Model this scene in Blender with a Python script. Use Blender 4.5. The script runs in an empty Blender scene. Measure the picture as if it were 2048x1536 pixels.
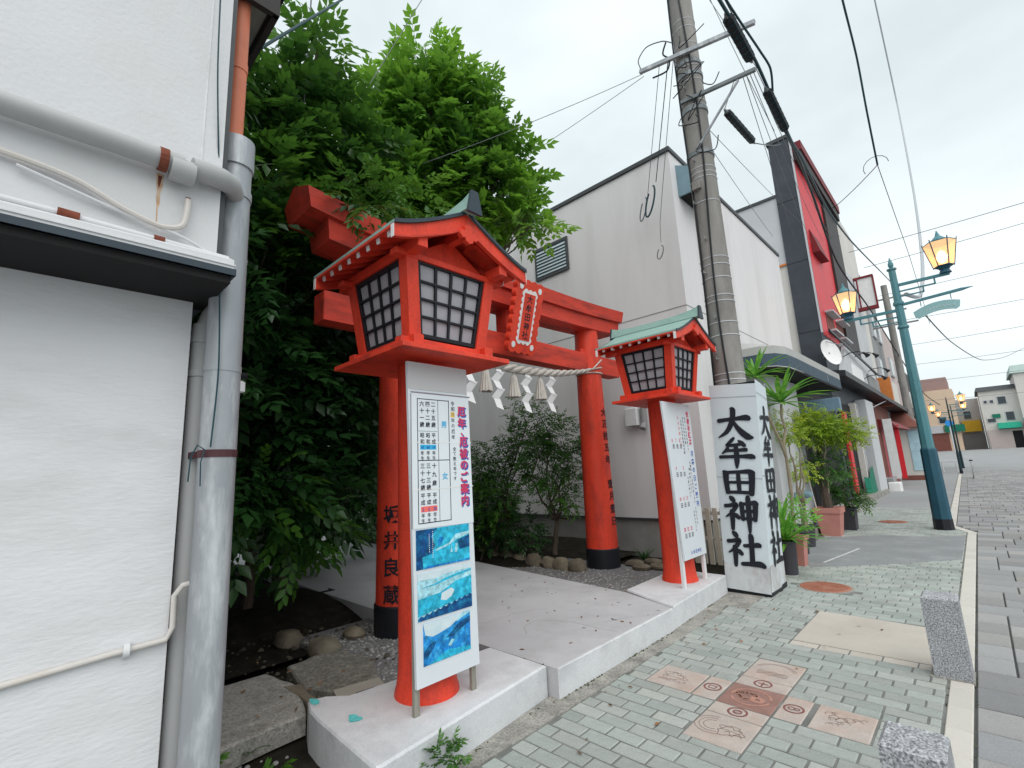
import bpy, math, random
import numpy as np
from mathutils import Vector, Matrix
random.seed(7); rng = np.random.default_rng(11)
PI = math.pi
scene = bpy.context.scene
COL = scene.collection

# ---------------------------------------------------------------- camera
cam_d = bpy.data.cameras.new('camera'); cam = bpy.data.objects.new('camera', cam_d); COL.objects.link(cam)
cam_d.sensor_width = 36.0; cam_d.lens = 16.70; cam_d.clip_start = 0.03; cam_d.clip_end = 2000
def _ray(px, py):
    v = Vector((px-1024.0, -(py-768.0), -950.0)); v.normalize(); return v
UP = _ray(769, -4422); YY = _ray(1955, 896.152)
YY = (YY - UP*YY.dot(UP)).normalized(); XX = YY.cross(UP).normalized()
m = Matrix((XX, YY, UP)).to_4x4(); m.translation = (0, 0, 1.5)
cam.matrix_world = m
scene.camera = cam

# ---------------------------------------------------------------- sky and sun
world = bpy.data.worlds.new('World'); scene.world = world; world.use_nodes = True
wn = world.node_tree; wn.nodes.clear(); L = wn.links.new
out = wn.nodes.new('ShaderNodeOutputWorld'); bg = wn.nodes.new('ShaderNodeBackground'); bg.inputs['Strength'].default_value = 0.1
SUN_EL = math.radians(52); SUN_AZ = math.radians(126)     # azimuth from +y towards +x
sky = wn.nodes.new('ShaderNodeTexSky'); sky.sky_type = 'NISHITA'; sky.sun_disc = False
sky.sun_elevation = SUN_EL; sky.sun_rotation = SUN_AZ; sky.air_density = 1.6; sky.dust_density = 3.0
tc = wn.nodes.new('ShaderNodeTexCoord'); mp = wn.nodes.new('ShaderNodeMapping'); mp.inputs['Scale'].default_value = (1, 1, 2.2)
n1 = wn.nodes.new('ShaderNodeTexNoise'); n1.inputs['Scale'].default_value = 1.25; n1.inputs['Detail'].default_value = 5; n1.inputs['Roughness'].default_value = .5
cr = wn.nodes.new('ShaderNodeValToRGB')
cr.color_ramp.elements[0].position = .36; cr.color_ramp.elements[0].color = (4.9, 5.55, 5.75, 1)
cr.color_ramp.elements[1].position = .66; cr.color_ramp.elements[1].color = (7.5, 8.1, 8.25, 1)
mx = wn.nodes.new('ShaderNodeMixRGB'); mx.inputs['Fac'].default_value = .93
L(tc.outputs['Generated'], mp.inputs['Vector']); L(mp.outputs[0], n1.inputs['Vector']); L(n1.outputs['Fac'], cr.inputs['Fac'])
L(sky.outputs[0], mx.inputs[1]); L(cr.outputs[0], mx.inputs[2]); L(mx.outputs[0], bg.inputs['Color']); L(bg.outputs[0], out.inputs['Surface'])
sd = bpy.data.lights.new('sun', 'SUN'); sd.energy = 1.5; sd.angle = math.radians(70); sd.color = (1, .97, .93)
sun = bpy.data.objects.new('sun', sd); COL.objects.link(sun)
sdir = Vector((math.sin(SUN_AZ)*math.cos(SUN_EL), math.cos(SUN_AZ)*math.cos(SUN_EL), math.sin(SUN_EL)))
sun.rotation_euler = sdir.to_track_quat('Z', 'Y').to_euler()
scene.view_settings.view_transform = 'Standard'; scene.view_settings.look = 'None'
scene.view_settings.exposure = 0.53; scene.view_settings.gamma = 1; scene.view_settings.use_curve_mapping = False
scene.render.engine = 'CYCLES'
scene.cycles.max_bounces = 6; scene.cycles.diffuse_bounces = 4; scene.cycles.transparent_max_bounces = 6

# ---------------------------------------------------------------- materials
def srgb(r, g, b):
    f = lambda c: (c/255/12.92) if c/255 <= .04045 else ((c/255+.055)/1.055)**2.4
    return (f(r), f(g), f(b))
def mat(name, col, rough=.7, var=.12, scale=6, bump=0.0, bscale=60, spec=.3, metal=0, dirt=None, dscale=1.2, damt=.5, stretch=(1, 1, 1), perobj=0.0, hue=None, emit=None, estr=1, fine=None, coat=0):
    M = bpy.data.materials.new(name); M.use_nodes = True; nt = M.node_tree; N = nt.nodes; K = nt.links.new
    b = N['Principled BSDF']; b.inputs['Roughness'].default_value = rough; b.inputs['Metallic'].default_value = metal
    b.inputs['Specular IOR Level'].default_value = spec
    if coat: b.inputs['Coat Weight'].default_value = coat
    tc = N.new('ShaderNodeTexCoord'); mp = N.new('ShaderNodeMapping'); mp.inputs['Scale'].default_value = stretch
    K(tc.outputs['Object'], mp.inputs['Vector'])
    ns = N.new('ShaderNodeTexNoise'); ns.inputs['Scale'].default_value = scale; ns.inputs['Detail'].default_value = 6; ns.inputs['Roughness'].default_value = .6
    K(mp.outputs[0], ns.inputs['Vector'])
    r = N.new('ShaderNodeMapRange'); r.inputs['From Min'].default_value = .3; r.inputs['From Max'].default_value = .7
    r.inputs['To Min'].default_value = 1-var; r.inputs['To Max'].default_value = 1+var
    K(ns.outputs['Fac'], r.inputs['Value'])
    val = r.outputs[0]
    if perobj:
        oi = N.new('ShaderNodeObjectInfo'); ge = N.new('ShaderNodeNewGeometry'); ad = N.new('ShaderNodeMath'); ad.operation = 'ADD'
        K(oi.outputs['Random'], ad.inputs[0]); K(ge.outputs['Random Per Island'], ad.inputs[1])
        fr = N.new('ShaderNodeMath'); fr.operation = 'FRACT'; K(ad.outputs[0], fr.inputs[0])
        r2 = N.new('ShaderNodeMapRange'); r2.inputs['To Min'].default_value = 1-perobj; r2.inputs['To Max'].default_value = 1+perobj
        K(fr.outputs[0], r2.inputs['Value'])
        mu = N.new('ShaderNodeMath'); mu.operation = 'MULTIPLY'; K(val, mu.inputs[0]); K(r2.outputs[0], mu.inputs[1]); val = mu.outputs[0]
    if fine:
        nf = N.new('ShaderNodeTexNoise'); nf.inputs['Scale'].default_value = fine[0]; nf.inputs['Detail'].default_value = 3
        K(tc.outputs['Object'], nf.inputs['Vector'])
        r3 = N.new('ShaderNodeMapRange'); r3.inputs['From Min'].default_value = .35; r3.inputs['From Max'].default_value = .65
        r3.inputs['To Min'].default_value = 1-fine[1]; r3.inputs['To Max'].default_value = 1+fine[1]; K(nf.outputs['Fac'], r3.inputs['Value'])
        mu = N.new('ShaderNodeMath'); mu.operation = 'MULTIPLY'; K(val, mu.inputs[0]); K(r3.outputs[0], mu.inputs[1]); val = mu.outputs[0]
    base = N.new('ShaderNodeRGB'); base.outputs[0].default_value = (*col, 1); cc = base.outputs[0]
    if hue:
        oi = N.new('ShaderNodeObjectInfo'); ge = N.new('ShaderNodeNewGeometry'); ad = N.new('ShaderNodeMath'); ad.operation = 'ADD'
        K(oi.outputs['Random'], ad.inputs[0]); K(ge.outputs['Random Per Island'], ad.inputs[1])
        fr = N.new('ShaderNodeMath'); fr.operation = 'FRACT'; ml = N.new('ShaderNodeMath'); ml.operation = 'MULTIPLY'; ml.inputs[1].default_value = 7.31
        K(ad.outputs[0], ml.inputs[0]); K(ml.outputs[0], fr.inputs[0])
        hm = N.new('ShaderNodeMixRGB'); hm.inputs[2].default_value = (*hue, 1); K(fr.outputs[0], hm.inputs['Fac']); K(cc, hm.inputs[1]); cc = hm.outputs[0]
    if dirt:
        nd = N.new('ShaderNodeTexNoise'); nd.inputs['Scale'].default_value = dscale; nd.inputs['Detail'].default_value = 8; nd.inputs['Roughness'].default_value = .65
        K(mp.outputs[0], nd.inputs['Vector'])
        rd = N.new('ShaderNodeMapRange'); rd.inputs['From Min'].default_value = .48; rd.inputs['From Max'].default_value = .72
        rd.inputs['To Max'].default_value = damt; K(nd.outputs['Fac'], rd.inputs['Value'])
        md = N.new('ShaderNodeMixRGB'); md.inputs[2].default_value = (*dirt, 1); K(rd.outputs[0], md.inputs['Fac']); K(cc, md.inputs[1]); cc = md.outputs[0]
    vm = N.new('ShaderNodeVectorMath'); vm.operation = 'SCALE'; K(cc, vm.inputs[0]); K(val, vm.inputs['Scale'])
    K(vm.outputs[0], b.inputs['Base Color'])
    if bump:
        nb = N.new('ShaderNodeTexNoise'); nb.inputs['Scale'].default_value = bscale; nb.inputs['Detail'].default_value = 4
        K(mp.outputs[0], nb.inputs['Vector'])
        bp = N.new('ShaderNodeBump'); bp.inputs['Strength'].default_value = min(1, bump*1.3); bp.inputs['Distance'].default_value = .01
        K(nb.outputs['Fac'], bp.inputs['Height']); K(bp.outputs[0], b.inputs['Normal'])
    if emit:
        b.inputs['Emission Color'].default_value = (*emit, 1); b.inputs['Emission Strength'].default_value = estr
    return M
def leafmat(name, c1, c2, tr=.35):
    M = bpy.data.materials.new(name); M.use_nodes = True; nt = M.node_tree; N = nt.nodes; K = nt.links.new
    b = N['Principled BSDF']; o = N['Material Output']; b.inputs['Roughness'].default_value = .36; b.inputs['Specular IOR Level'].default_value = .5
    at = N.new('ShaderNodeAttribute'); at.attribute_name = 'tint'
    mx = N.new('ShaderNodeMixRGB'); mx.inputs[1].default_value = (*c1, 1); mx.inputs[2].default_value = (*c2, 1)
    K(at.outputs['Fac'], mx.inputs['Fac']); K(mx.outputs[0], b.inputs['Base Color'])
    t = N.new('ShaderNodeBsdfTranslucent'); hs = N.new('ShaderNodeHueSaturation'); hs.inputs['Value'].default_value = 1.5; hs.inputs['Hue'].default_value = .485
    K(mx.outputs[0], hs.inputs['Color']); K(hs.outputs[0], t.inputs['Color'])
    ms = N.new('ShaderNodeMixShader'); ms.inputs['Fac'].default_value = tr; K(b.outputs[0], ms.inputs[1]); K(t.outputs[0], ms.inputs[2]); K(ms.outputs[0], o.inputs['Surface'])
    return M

RED = mat('vermilion_paint', (.72, .057, .027), .5, .13, 3.5, .12, 45, .3, dirt=(.33, .032, .024), dscale=6, damt=.75, stretch=(1, 1, .35), fine=(60, .08))
RED_OLD = mat('weathered_vermilion', (.60, .055, .033), .6, .2, 4, .25, 40, .25, dirt=(.20, .035, .028), dscale=6, damt=.85, stretch=(1, .25, 1.5))
BLACK = mat('black_lacquer', (.012, .013, .018), .45, .1, 8)
INK = mat('black_ink', (.012, .014, .022), .7, .2, 20)
PAPER = mat('white_paper_pane', (.37, .36, .39), .6, .06, 9)
WHITE = mat('white_tip_paint', (.75, .74, .74), .6, .06)
COPPER = mat('copper_patina', (.27, .43, .385), .55, .2, 5, .1, 30, dirt=(.10, .16, .16), dscale=5, damt=.6)
DKEDGE = mat('dark_roof_edge', (.035, .05, .065), .5)
WALL = mat('white_stucco', (.70, .70, .72), .85, .04, 1.2, .22, 22, .2, dirt=(.50, .49, .48), dscale=1.1, damt=.5, stretch=(1, 1, 3.2))
WALL_S = mat('smooth_white_stucco', (.64, .645, .66), .85, .04, 1.5, .15, 50, .2, dirt=(.5, .47, .44), dscale=.9, damt=.3)
WALLB = mat('cream_grey_siding', (.72, .70, .71), .8, .05, .6, .08, 30, .2, dirt=(.52, .505, .51), dscale=1.5, damt=.5, stretch=(1, 1, .14))
PLINTH = mat('concrete_plinth', (.30, .29, .28), .9, .15, 3, .2, 40)
TRIM = mat('dark_grey_trim', (.06, .065, .07), .5)
STEEL = mat('galvanised_steel', (.33, .35, .375), .5, .15, 5, .08, 40, .5, .25, dirt=(.66, .68, .70), dscale=9, damt=.95, stretch=(1, 1, .22))
WIREL = mat('pale_grey_cable', (.38, .40, .42), .6)
PVC = mat('grey_pvc', (.40, .405, .41), .55, .08, 4, dirt=(.27, .25, .24), dscale=2, damt=.4)
PVCL = mat('pale_pvc', (.60, .57, .54), .5, .08, 4, dirt=(.42, .36, .3), dscale=4, damt=.5)
ORANGE = mat('orange_pvc', (.66, .21, .12), .5, .1, 3, dirt=(.45, .12, .07), dscale=2, damt=.5)
RUST = mat('rust', (.17, .05, .03), .9, .3, 25, .3, 60)
RUSTS = mat('rust_stain', (.50, .30, .17), .9, .2, 30, dirt=(.58, .5, .43), dscale=14, damt=.9)
EAVE = mat('dark_brown_eave', (.035, .03, .03), .6)
SOFFIT = mat('soffit_board', (.22, .22, .20), .8)
CONC = mat('path_concrete', (.47, .47, .485), .85, .07, 1.2, .12, 70, .2, dirt=(.33, .33, .34), dscale=1.1, damt=.75, fine=(160, .07))
BLOCK = mat('white_washed_concrete', (.60, .61, .63), .85, .07, 2.2, .2, 35, .2, dirt=(.40, .41, .43), dscale=2.6, damt=.75, fine=(110, .06))
CURBC = mat('old_concrete', (.31, .30, .275), .95, .22, 5, .7, 45, .15, dirt=(.14, .135, .12), dscale=4.5, damt=.85, fine=(70, .22))
OLDST = mat('old_dark_stone', (.21, .20, .175), .95, .3, 6, .9, 30, .15, dirt=(.08, .078, .062), dscale=5, damt=.85, fine=(50, .25))
TEALP = mat('turquoise_paint_spot', (.12, .55, .55), .8, .2, 20)
BRICK = mat('green_grey_paver', (.325, .362, .343), .85, .12, 6, .25, 60, .25, dirt=(.21, .22, .21), dscale=1.6, damt=.65, perobj=.12, hue=(.375, .392, .37), fine=(140, .09))
SGROUT = mat('sandy_grout', (.175, .18, .17), .95, .3, 5)
GROUT = mat('dark_grout', (.12, .125, .12), .95, .2, 9)
PATCH = mat('beige_screed', (.50, .465, .415), .9, .07, 2, .15, 50, .2, dirt=(.42, .36, .31), dscale=1.5, damt=.5, perobj=.05, fine=(120, .05))
TILEP = mat('pale_pink_tile', (.45, .395, .36), .7, .1, 8, .1, 60, dirt=(.46, .29, .21), dscale=3.2, damt=.6, fine=(120, .06))
TILEB = mat('brown_red_tile', (.29, .165, .14), .6, .15, 8, .15, 60, dirt=(.20, .13, .10), dscale=5, damt=.6)
TILEL = mat('incised_brown_line', (.27, .19, .16), .9, .2, 30)
TILER = mat('emblem_dark_red', (.22, .09, .08), .7, .2, 20)
TILEM = mat('light_brown_relief', (.42, .22, .17), .7, .2, 20)
KERB = mat('pale_granite_kerb', (.56, .535, .49), .85, .06, 3, .1, 80, .2, dirt=(.42, .40, .37), dscale=2, damt=.45, perobj=.05, fine=(190, .07))
GRANITE = mat('speckled_granite', (.33, .34, .36), .65, .15, 10, .25, 90, .4, dirt=(.22, .22, .23), dscale=6, damt=.5, fine=(120, .6))
PAVER = mat('grey_road_paver', (.27, .275, .285), .85, .1, 3, .2, 60, .2, dirt=(.17, .17, .175), dscale=1.3, damt=.6, perobj=.22, hue=(.30, .295, .285), fine=(150, .1))
ASPH = mat('road_surface', (.29, .295, .30), .9, .08, .4, .1, 60, .2, fine=(60, .06))
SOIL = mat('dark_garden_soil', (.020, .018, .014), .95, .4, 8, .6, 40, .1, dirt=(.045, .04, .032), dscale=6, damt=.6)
GRAVB = mat('gravel_bed', (.20, .20, .205), .95, .25, 60, .8, 120, .15, dirt=(.11, .10, .09), dscale=2.2, damt=.5)
PEB = mat('pebbles', (.27, .265, .26), .85, .1, 8, perobj=.5)
GSTONE = mat('mossy_garden_stone', (.17, .145, .11), .9, .3, 8, .5, 25, .2, dirt=(.10, .11, .07), dscale=5, damt=.7, perobj=.2)
BOARD = mat('white_board', (.66, .70, .74), .45, .03, 2, spec=.4)
BOARDG = mat('greyed_board', (.50, .50, .51), .5, .03, 2)
LEGW = mat('grey_timber', (.26, .245, .21), .85, .2, 12, .2, 40, stretch=(6, 6, .6))
LEGWH = mat('white_timber', (.66, .66, .67), .7, .08)
TXR = mat('pink_red_print', (.62, .05, .12), .6, .05); TXB = mat('blue_print', (.02, .10, .42), .6, .05)
TXC = mat('cyan_print', (.04, .42, .72), .6, .05); TXY = mat('yellow_print', (.80, .52, .05), .6, .05); TXS = mat('salmon_print', (.80, .16, .14), .6, .05)
TXSK = mat('sky_blue_print', (.25, .50, .72), .6, .05)
POLEC = mat('pole_concrete', (.27, .258, .245), .9, .16, 4, .35, 40, .2, dirt=(.13, .122, .115), dscale=2.4, damt=.75, stretch=(1, 1, .3))
CABLE = mat('black_cable', (.012, .016, .02), .6); CABT = mat('teal_black_cable', (.01, .05, .065), .5)
CABG = mat('grey_wire', (.14, .15, .16), .6)
TEAL = mat('teal_metal_paint', (.065, .20, .235), .45, .12, 2.5, .03, 40, .4, dirt=(.11, .25, .25), dscale=1.5, damt=.5)
TEALD = mat('dark_teal_paint', (.02, .08, .12), .5, .15, 3)
TEALS = mat('pale_teal_sign', (.27, .45, .47), .5, .1, 5)
GLOW = mat('warm_frosted_glass', (.75, .42, .2), .4, .08, 6, emit=(1.0, .64, .36), estr=.6)
_n = GLOW.node_tree.nodes; _k = GLOW.node_tree.links.new; _t = _n.new('ShaderNodeBsdfTransparent'); _t.inputs[0].default_value = (1, .78, .45, 1); _m = _n.new('ShaderNodeMixShader'); _m.inputs[0].default_value = .30
_k(_n['Principled BSDF'].outputs[0], _m.inputs[1]); _k(_t.outputs[0], _m.inputs[2]); _k(_m.outputs[0], _n['Material Output'].inputs['Surface'])
BULB = mat('lamp_bulb', (1, .9, .7), .4, emit=(1.0, .76, .40), estr=9)
SLATE = mat('charcoal_panel', (.045, .052, .065), .6, .12, 1.2, dirt=(.075, .085, .10), dscale=.7, damt=.6)
REDF = mat('red_facade', (.62, .018, .03), .5, .08, .8, spec=.4)
DKRED = mat('dark_red', (.18, .02, .025), .6)
CREAM = mat('cream_wall', (.60, .575, .54), .85, .06, .7)
PALEW = mat('pale_grey_wall', (.52, .53, .55), .85, .06, .8, dirt=(.42, .42, .43), dscale=.6, damt=.4)
GREYW = mat('mid_grey_wall', (.27, .27, .275), .85, .12, .8)
PINKW = mat('pinkish_wall', (.50, .42, .40), .85, .06, .7)
TANW = mat('peach_wall', (.66, .50, .37), .85, .05, .5)
GREENC = mat('green_sheet', (.01, .16, .10), .7, .15, 5); GREENA = mat('green_awning', (.03, .42, .27), .6)
YELL = mat('yellow_sign', (.75, .48, .04), .6); BLUES = mat('blue_sign', (.03, .24, .62), .5)
AWNL = mat('awning_grey_canvas', (.42, .42, .41), .8, .06, 3); AWND = mat('awning_slate_valance', (.055, .085, .115), .7)
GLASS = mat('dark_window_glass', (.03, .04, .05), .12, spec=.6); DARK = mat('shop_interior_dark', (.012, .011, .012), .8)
BROWN = mat('brown_red_wall', (.20, .075, .06), .8, .15, 3); ORW = mat('orange_sign', (.60, .20, .05), .6)
PINKP = mat('pink_terracotta', (.50, .22, .185), .7, .08, 6, .05, 60); BLKP = mat('charcoal_pot', (.05, .048, .058), .6)
MANH = mat('rust_red_manhole', (.36, .135, .085), .8, .15, 18, .5, 60, dirt=(.42, .25, .19), dscale=6, damt=.6)
BARK = mat('bark', (.09, .07, .055), .95, .3, 9, .6, 30, stretch=(3, 3, .6)); TWIG = mat('pale_stem', (.25, .21, .15), .9, .2, 10)
ROPE = mat('straw_rope', (.50, .47, .43), .9, .12, 20, .3, 200); SHIDE = mat('white_folded_paper', (.75, .75, .76), .8, .03)
STSIGN = mat('steel_blue_box', (.16, .25, .33), .5); METALB = mat('blue_grey_duct', (.20, .30, .35), .45, .1, 3, metal=.2)
LOUV = mat('blue_grey_louver', (.46, .54, .58), .4, .05)
SIGNP = mat('bluish_white_sheet', (.60, .67, .71), .55, .05, 1.5, .12, 10, .35, dirt=(.50, .55, .58), dscale=1.5, damt=.4)
GRIME = mat('grimy_sheet_foot', (.60, .63, .65), .6, .08, 4, dirt=(.26, .21, .19), dscale=3.5, damt=.8, stretch=(1, 1, .5))
STRAP = mat('maroon_strap', (.08, .03, .035), .6)
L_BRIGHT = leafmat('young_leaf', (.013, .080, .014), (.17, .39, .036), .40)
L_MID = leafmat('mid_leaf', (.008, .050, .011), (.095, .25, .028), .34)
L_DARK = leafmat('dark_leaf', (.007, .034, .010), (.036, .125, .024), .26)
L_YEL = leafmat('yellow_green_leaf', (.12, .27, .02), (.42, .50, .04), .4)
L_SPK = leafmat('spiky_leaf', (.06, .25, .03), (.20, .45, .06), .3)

# ---------------------------------------------------------------- mesh helpers (world coordinates)
class MB:
    def __init__(s): s.v = []; s.f = []
    def add(s, vs, fs):
        o = len(s.v); s.v.extend([tuple(map(float, p)) for p in vs]); s.f.extend([tuple(o+i for i in f) for f in fs]); return s
    def box(s, x0, x1, y0, y1, z0, z1):
        return s.add([(x0, y0, z0), (x1, y0, z0), (x1, y1, z0), (x0, y1, z0), (x0, y0, z1), (x1, y0, z1), (x1, y1, z1), (x0, y1, z1)],
              [(0, 3, 2, 1), (4, 5, 6, 7), (0, 1, 5, 4), (1, 2, 6, 5), (2, 3, 7, 6), (3, 0, 4, 7)])
    def bbox(s, x0, x1, y0, y1, z0, z1, b=.01):   # box with bevelled upper and vertical edges
        def ring(i, z): return [(x0+i+b, y0+i, z), (x1-i-b, y0+i, z), (x1-i, y0+i+b, z), (x1-i, y1-i-b, z), (x1-i-b, y1-i, z), (x0+i+b, y1-i, z), (x0+i, y1-i-b, z), (x0+i, y0+i+b, z)]
        v = ring(0, z0)+ring(0, z1-b)+ring(b, z1); f = [tuple(range(7, -1, -1)), tuple(range(16, 24))]
        for k in (0, 8):
            for i in range(8): j = (i+1) % 8; f.append((k+i, k+j, k+8+j, k+8+i))
        return s.add(v, f)
    def hexa(s, c): return s.add(c, [(0, 3, 2, 1), (4, 5, 6, 7), (0, 1, 5, 4), (1, 2, 6, 5), (2, 3, 7, 6), (3, 0, 4, 7)])
    def beam(s, a, b, w, h, up=(0, 0, 1)):
        a = Vector(a); b = Vector(b); d = (b-a).normalized(); u = Vector(up); r = d.cross(u)
        if r.length < 1e-5: r = d.cross(Vector((1, 0, 0)))
        r.normalize(); u = r.cross(d).normalized(); r *= w/2; u *= h/2
        return s.hexa([a-r-u, a+r-u, b+r-u, b-r-u, a-r+u, a+r+u, b+r+u, b-r+u])
    def tube(s, pts, r, n=8, cap=True, smooth=False):
        P = [Vector(p) for p in pts]; k = len(P); rs = r if hasattr(r, '__len__') else [r]*k
        o = len(s.v); prev = None
        for i, p in enumerate(P):
            d = (P[min(i+1, k-1)]-P[max(i-1, 0)])
            d = d.normalized() if d.length > 1e-9 else Vector((0, 0, 1))
            if prev is None: a = d.cross(Vector((0, 0, 1))); a = a if a.length > 1e-3 else d.cross(Vector((1, 0, 0)))
            else: a = prev - d*prev.dot(d); a = a if a.length > 1e-5 else d.cross(Vector((1, 0, 0)))
            a.normalize(); prev = a; b = d.cross(a)
            for j in range(n): t = 2*PI*j/n; s.v.append(tuple(p+a*(math.cos(t)*rs[i])+b*(math.sin(t)*rs[i])))
        for i in range(k-1):
            for j in range(n): q = (j+1) % n; s.f.append((o+i*n+j, o+i*n+q, o+(i+1)*n+q, o+(i+1)*n+j))
        if cap: s.f.append(tuple(o+j for j in range(n-1, -1, -1))); s.f.append(tuple(o+(k-1)*n+j for j in range(n)))
        return s
    def lathe(s, cx, cy, prof, n=32):
        o = len(s.v)
        for (r, z) in prof:
            for j in range(n): t = 2*PI*j/n; s.v.append((cx+r*math.cos(t), cy+r*math.sin(t), z))
        for i in range(len(prof)-1):
            for j in range(n): q = (j+1) % n; s.f.append((o+i*n+j, o+i*n+q, o+(i+1)*n+q, o+(i+1)*n+j))
        s.f.append(tuple(o+j for j in range(n-1, -1, -1))); s.f.append(tuple(o+(len(prof)-1)*n+j for j in range(n)))
        return s
    def prism(s, poly, fn, a, b):   # poly of 2-D points, fn(u, v, w) -> point
        n = len(poly); return s.add([fn(u, v, a) for u, v in poly]+[fn(u, v, b) for u, v in poly],
            [tuple(range(n-1, -1, -1)), tuple(range(n, 2*n))]+[(i, (i+1) % n, n+(i+1) % n, n+i) for i in range(n)])
def smooth_path(pts, k=7):
    P = [Vector(p) for p in pts]; out_ = []
    for i in range(len(P)-1):
        a, b, c, d = P[max(i-1, 0)], P[i], P[i+1], P[min(i+2, len(P)-1)]
        if (b-a).length > 0: a = b+(a-b).normalized()*min((a-b).length, (c-b).length)
        if (d-c).length > 0: d = c+(d-c).normalized()*min((d-c).length, (c-b).length)
        for q in range(k): t = q/k; out_.append(.5*((2*b)+(c-a)*t+(2*a-5*b+4*c-d)*t*t+(3*b-a-3*c+d)*t**3))
    return out_+[P[-1]]
_parent_loc = {}
def part(name, mb, m_, parent=None, smooth=False, stuff=False, loc=None, label=None):
    me = bpy.data.meshes.new(name); off = Vector(loc) if loc is not None else (_parent_loc.get(parent.name, Vector((0, 0, 0))) if parent else Vector((0, 0, 0)))
    vs = [(x-off.x, y-off.y, z-off.z) for x, y, z in mb.v]
    me.from_pydata(vs, [], mb.f); me.materials.append(m_)
    if smooth: me.polygons.foreach_set('use_smooth', [True]*len(me.polygons))
    me.validate(); me.update()
    o = bpy.data.objects.new(name, me); COL.objects.link(o)
    if parent:
        o.parent = parent; pl = _parent_loc[parent.name]; o.location = off-pl; _parent_loc[o.name] = off if loc is not None else pl
        if loc is None: o.location = (0, 0, 0)
    else:
        o.location = off; _parent_loc[o.name] = off
    if stuff: o['kind'] = 'stuff'
    if label: o['label'] = label
    if smooth:
        try: me.set_sharp_from_angle(angle=math.radians(38))
        except Exception: pass
    return o
def thing(name, label, cat, loc=(0, 0, 0), group=None):
    o = bpy.data.objects.new(name, None); COL.objects.link(o); o.location = loc; o.empty_display_size = .1
    _parent_loc[o.name] = Vector(loc); o['label'] = label; o['category'] = cat
    if group: o['group'] = group
    return o
def tag(o, label, cat, group=None):
    o['label'] = label; o['category'] = cat
    if group: o['group'] = group
    return o
def struct(name, mb, m_, **k):
    o = part(name, mb, m_, **k); o['kind'] = 'structure'; return o
def copy_tree(o, parent=None, loc=None, label=None):
    c = o.copy(); COL.objects.link(c); c.parent = parent
    if loc is not None: c.location = loc
    if label: c['label'] = label
    for ch in list(o.children): copy_tree(ch, c)
    return c
def inst(name, me, parent, loc, rot=0.0, scl=None):
    o = bpy.data.objects.new(name, me); COL.objects.link(o); o.parent = parent
    pl = _parent_loc[parent.name]; o.location = (loc[0]-pl.x, loc[1]-pl.y, loc[2]-pl.z)
    if rot: o.rotation_euler[2] = rot
    if scl: o.scale = scl
    return o
def mesh_only(name, mb, m_, smooth=False):
    me = bpy.data.meshes.new(name); me.from_pydata(mb.v, [], mb.f); me.materials.append(m_)
    if smooth: me.polygons.foreach_set('use_smooth', [True]*len(me.polygons))
    return me

# ---- lettering: glyph outlines of Blender's own font turned into flat mesh
_gl = {}
def glyph(ch, bold=0.0, depth=.004):
    k = (ch, bold, depth)
    if k in _gl: return _gl[k]
    cu = bpy.data.curves.new('glyph', 'FONT'); cu.body = ch; cu.size = 1; cu.resolution_u = 2; cu.offset = bold; cu.extrude = depth; cu.fill_mode = 'BOTH' if depth else 'FRONT'
    o = bpy.data.objects.new('glyph', cu); COL.objects.link(o); bpy.context.view_layer.update()
    dg = bpy.context.evaluated_depsgraph_get(); me = o.evaluated_get(dg).to_mesh()
    v = np.array([tuple(p.co) for p in me.vertices]); f = [tuple(p.vertices) for p in me.polygons]
    o.evaluated_get(dg).to_mesh_clear(); bpy.data.objects.remove(o); bpy.data.curves.remove(cu)
    if len(v): c = (v.min(0)+v.max(0))/2; v = v-np.array([c[0], c[1], 0])
    _gl[k] = (v, f); return _gl[k]
def letter(mb, ch, c, size, right, up, bold=.0, sx=1.0, depth=.004, cyl=None):
    v, f = glyph(ch, bold, depth)
    if not len(v): return
    r = Vector(right); u = Vector(up); n = r.cross(u)
    small = {'、': (.35, .35), '・': (0, 0)}
    if cyl:   # wrap round a vertical cylinder: cyl=(cx,cy,r,azimuth)
        cx, cy, R0, az = cyl
        mb.add([(cx+(R0+.008+p[2]*size)*math.cos(az+p[0]*size*sx/R0), cy+(R0+.008+p[2]*size)*math.sin(az+p[0]*size*sx/R0), c[2]+p[1]*size) for p in v], f)
    else:
        mb.add([Vector(c)+r*(p[0]*size*sx)+u*(p[1]*size)+n*(p[2]*size+.0005) for p in v], f)
def vtext(mb, s, top, size, pitch, right=(0, 1, 0), up=(0, 0, 1), bold=.0, sx=1.0):
    p = Vector(top); u = Vector(up)
    for ch in s:
        if ch != ' ': letter(mb, ch, p-u*(size*.5), size, right, up, bold, sx)
        p = p-u*pitch

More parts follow.
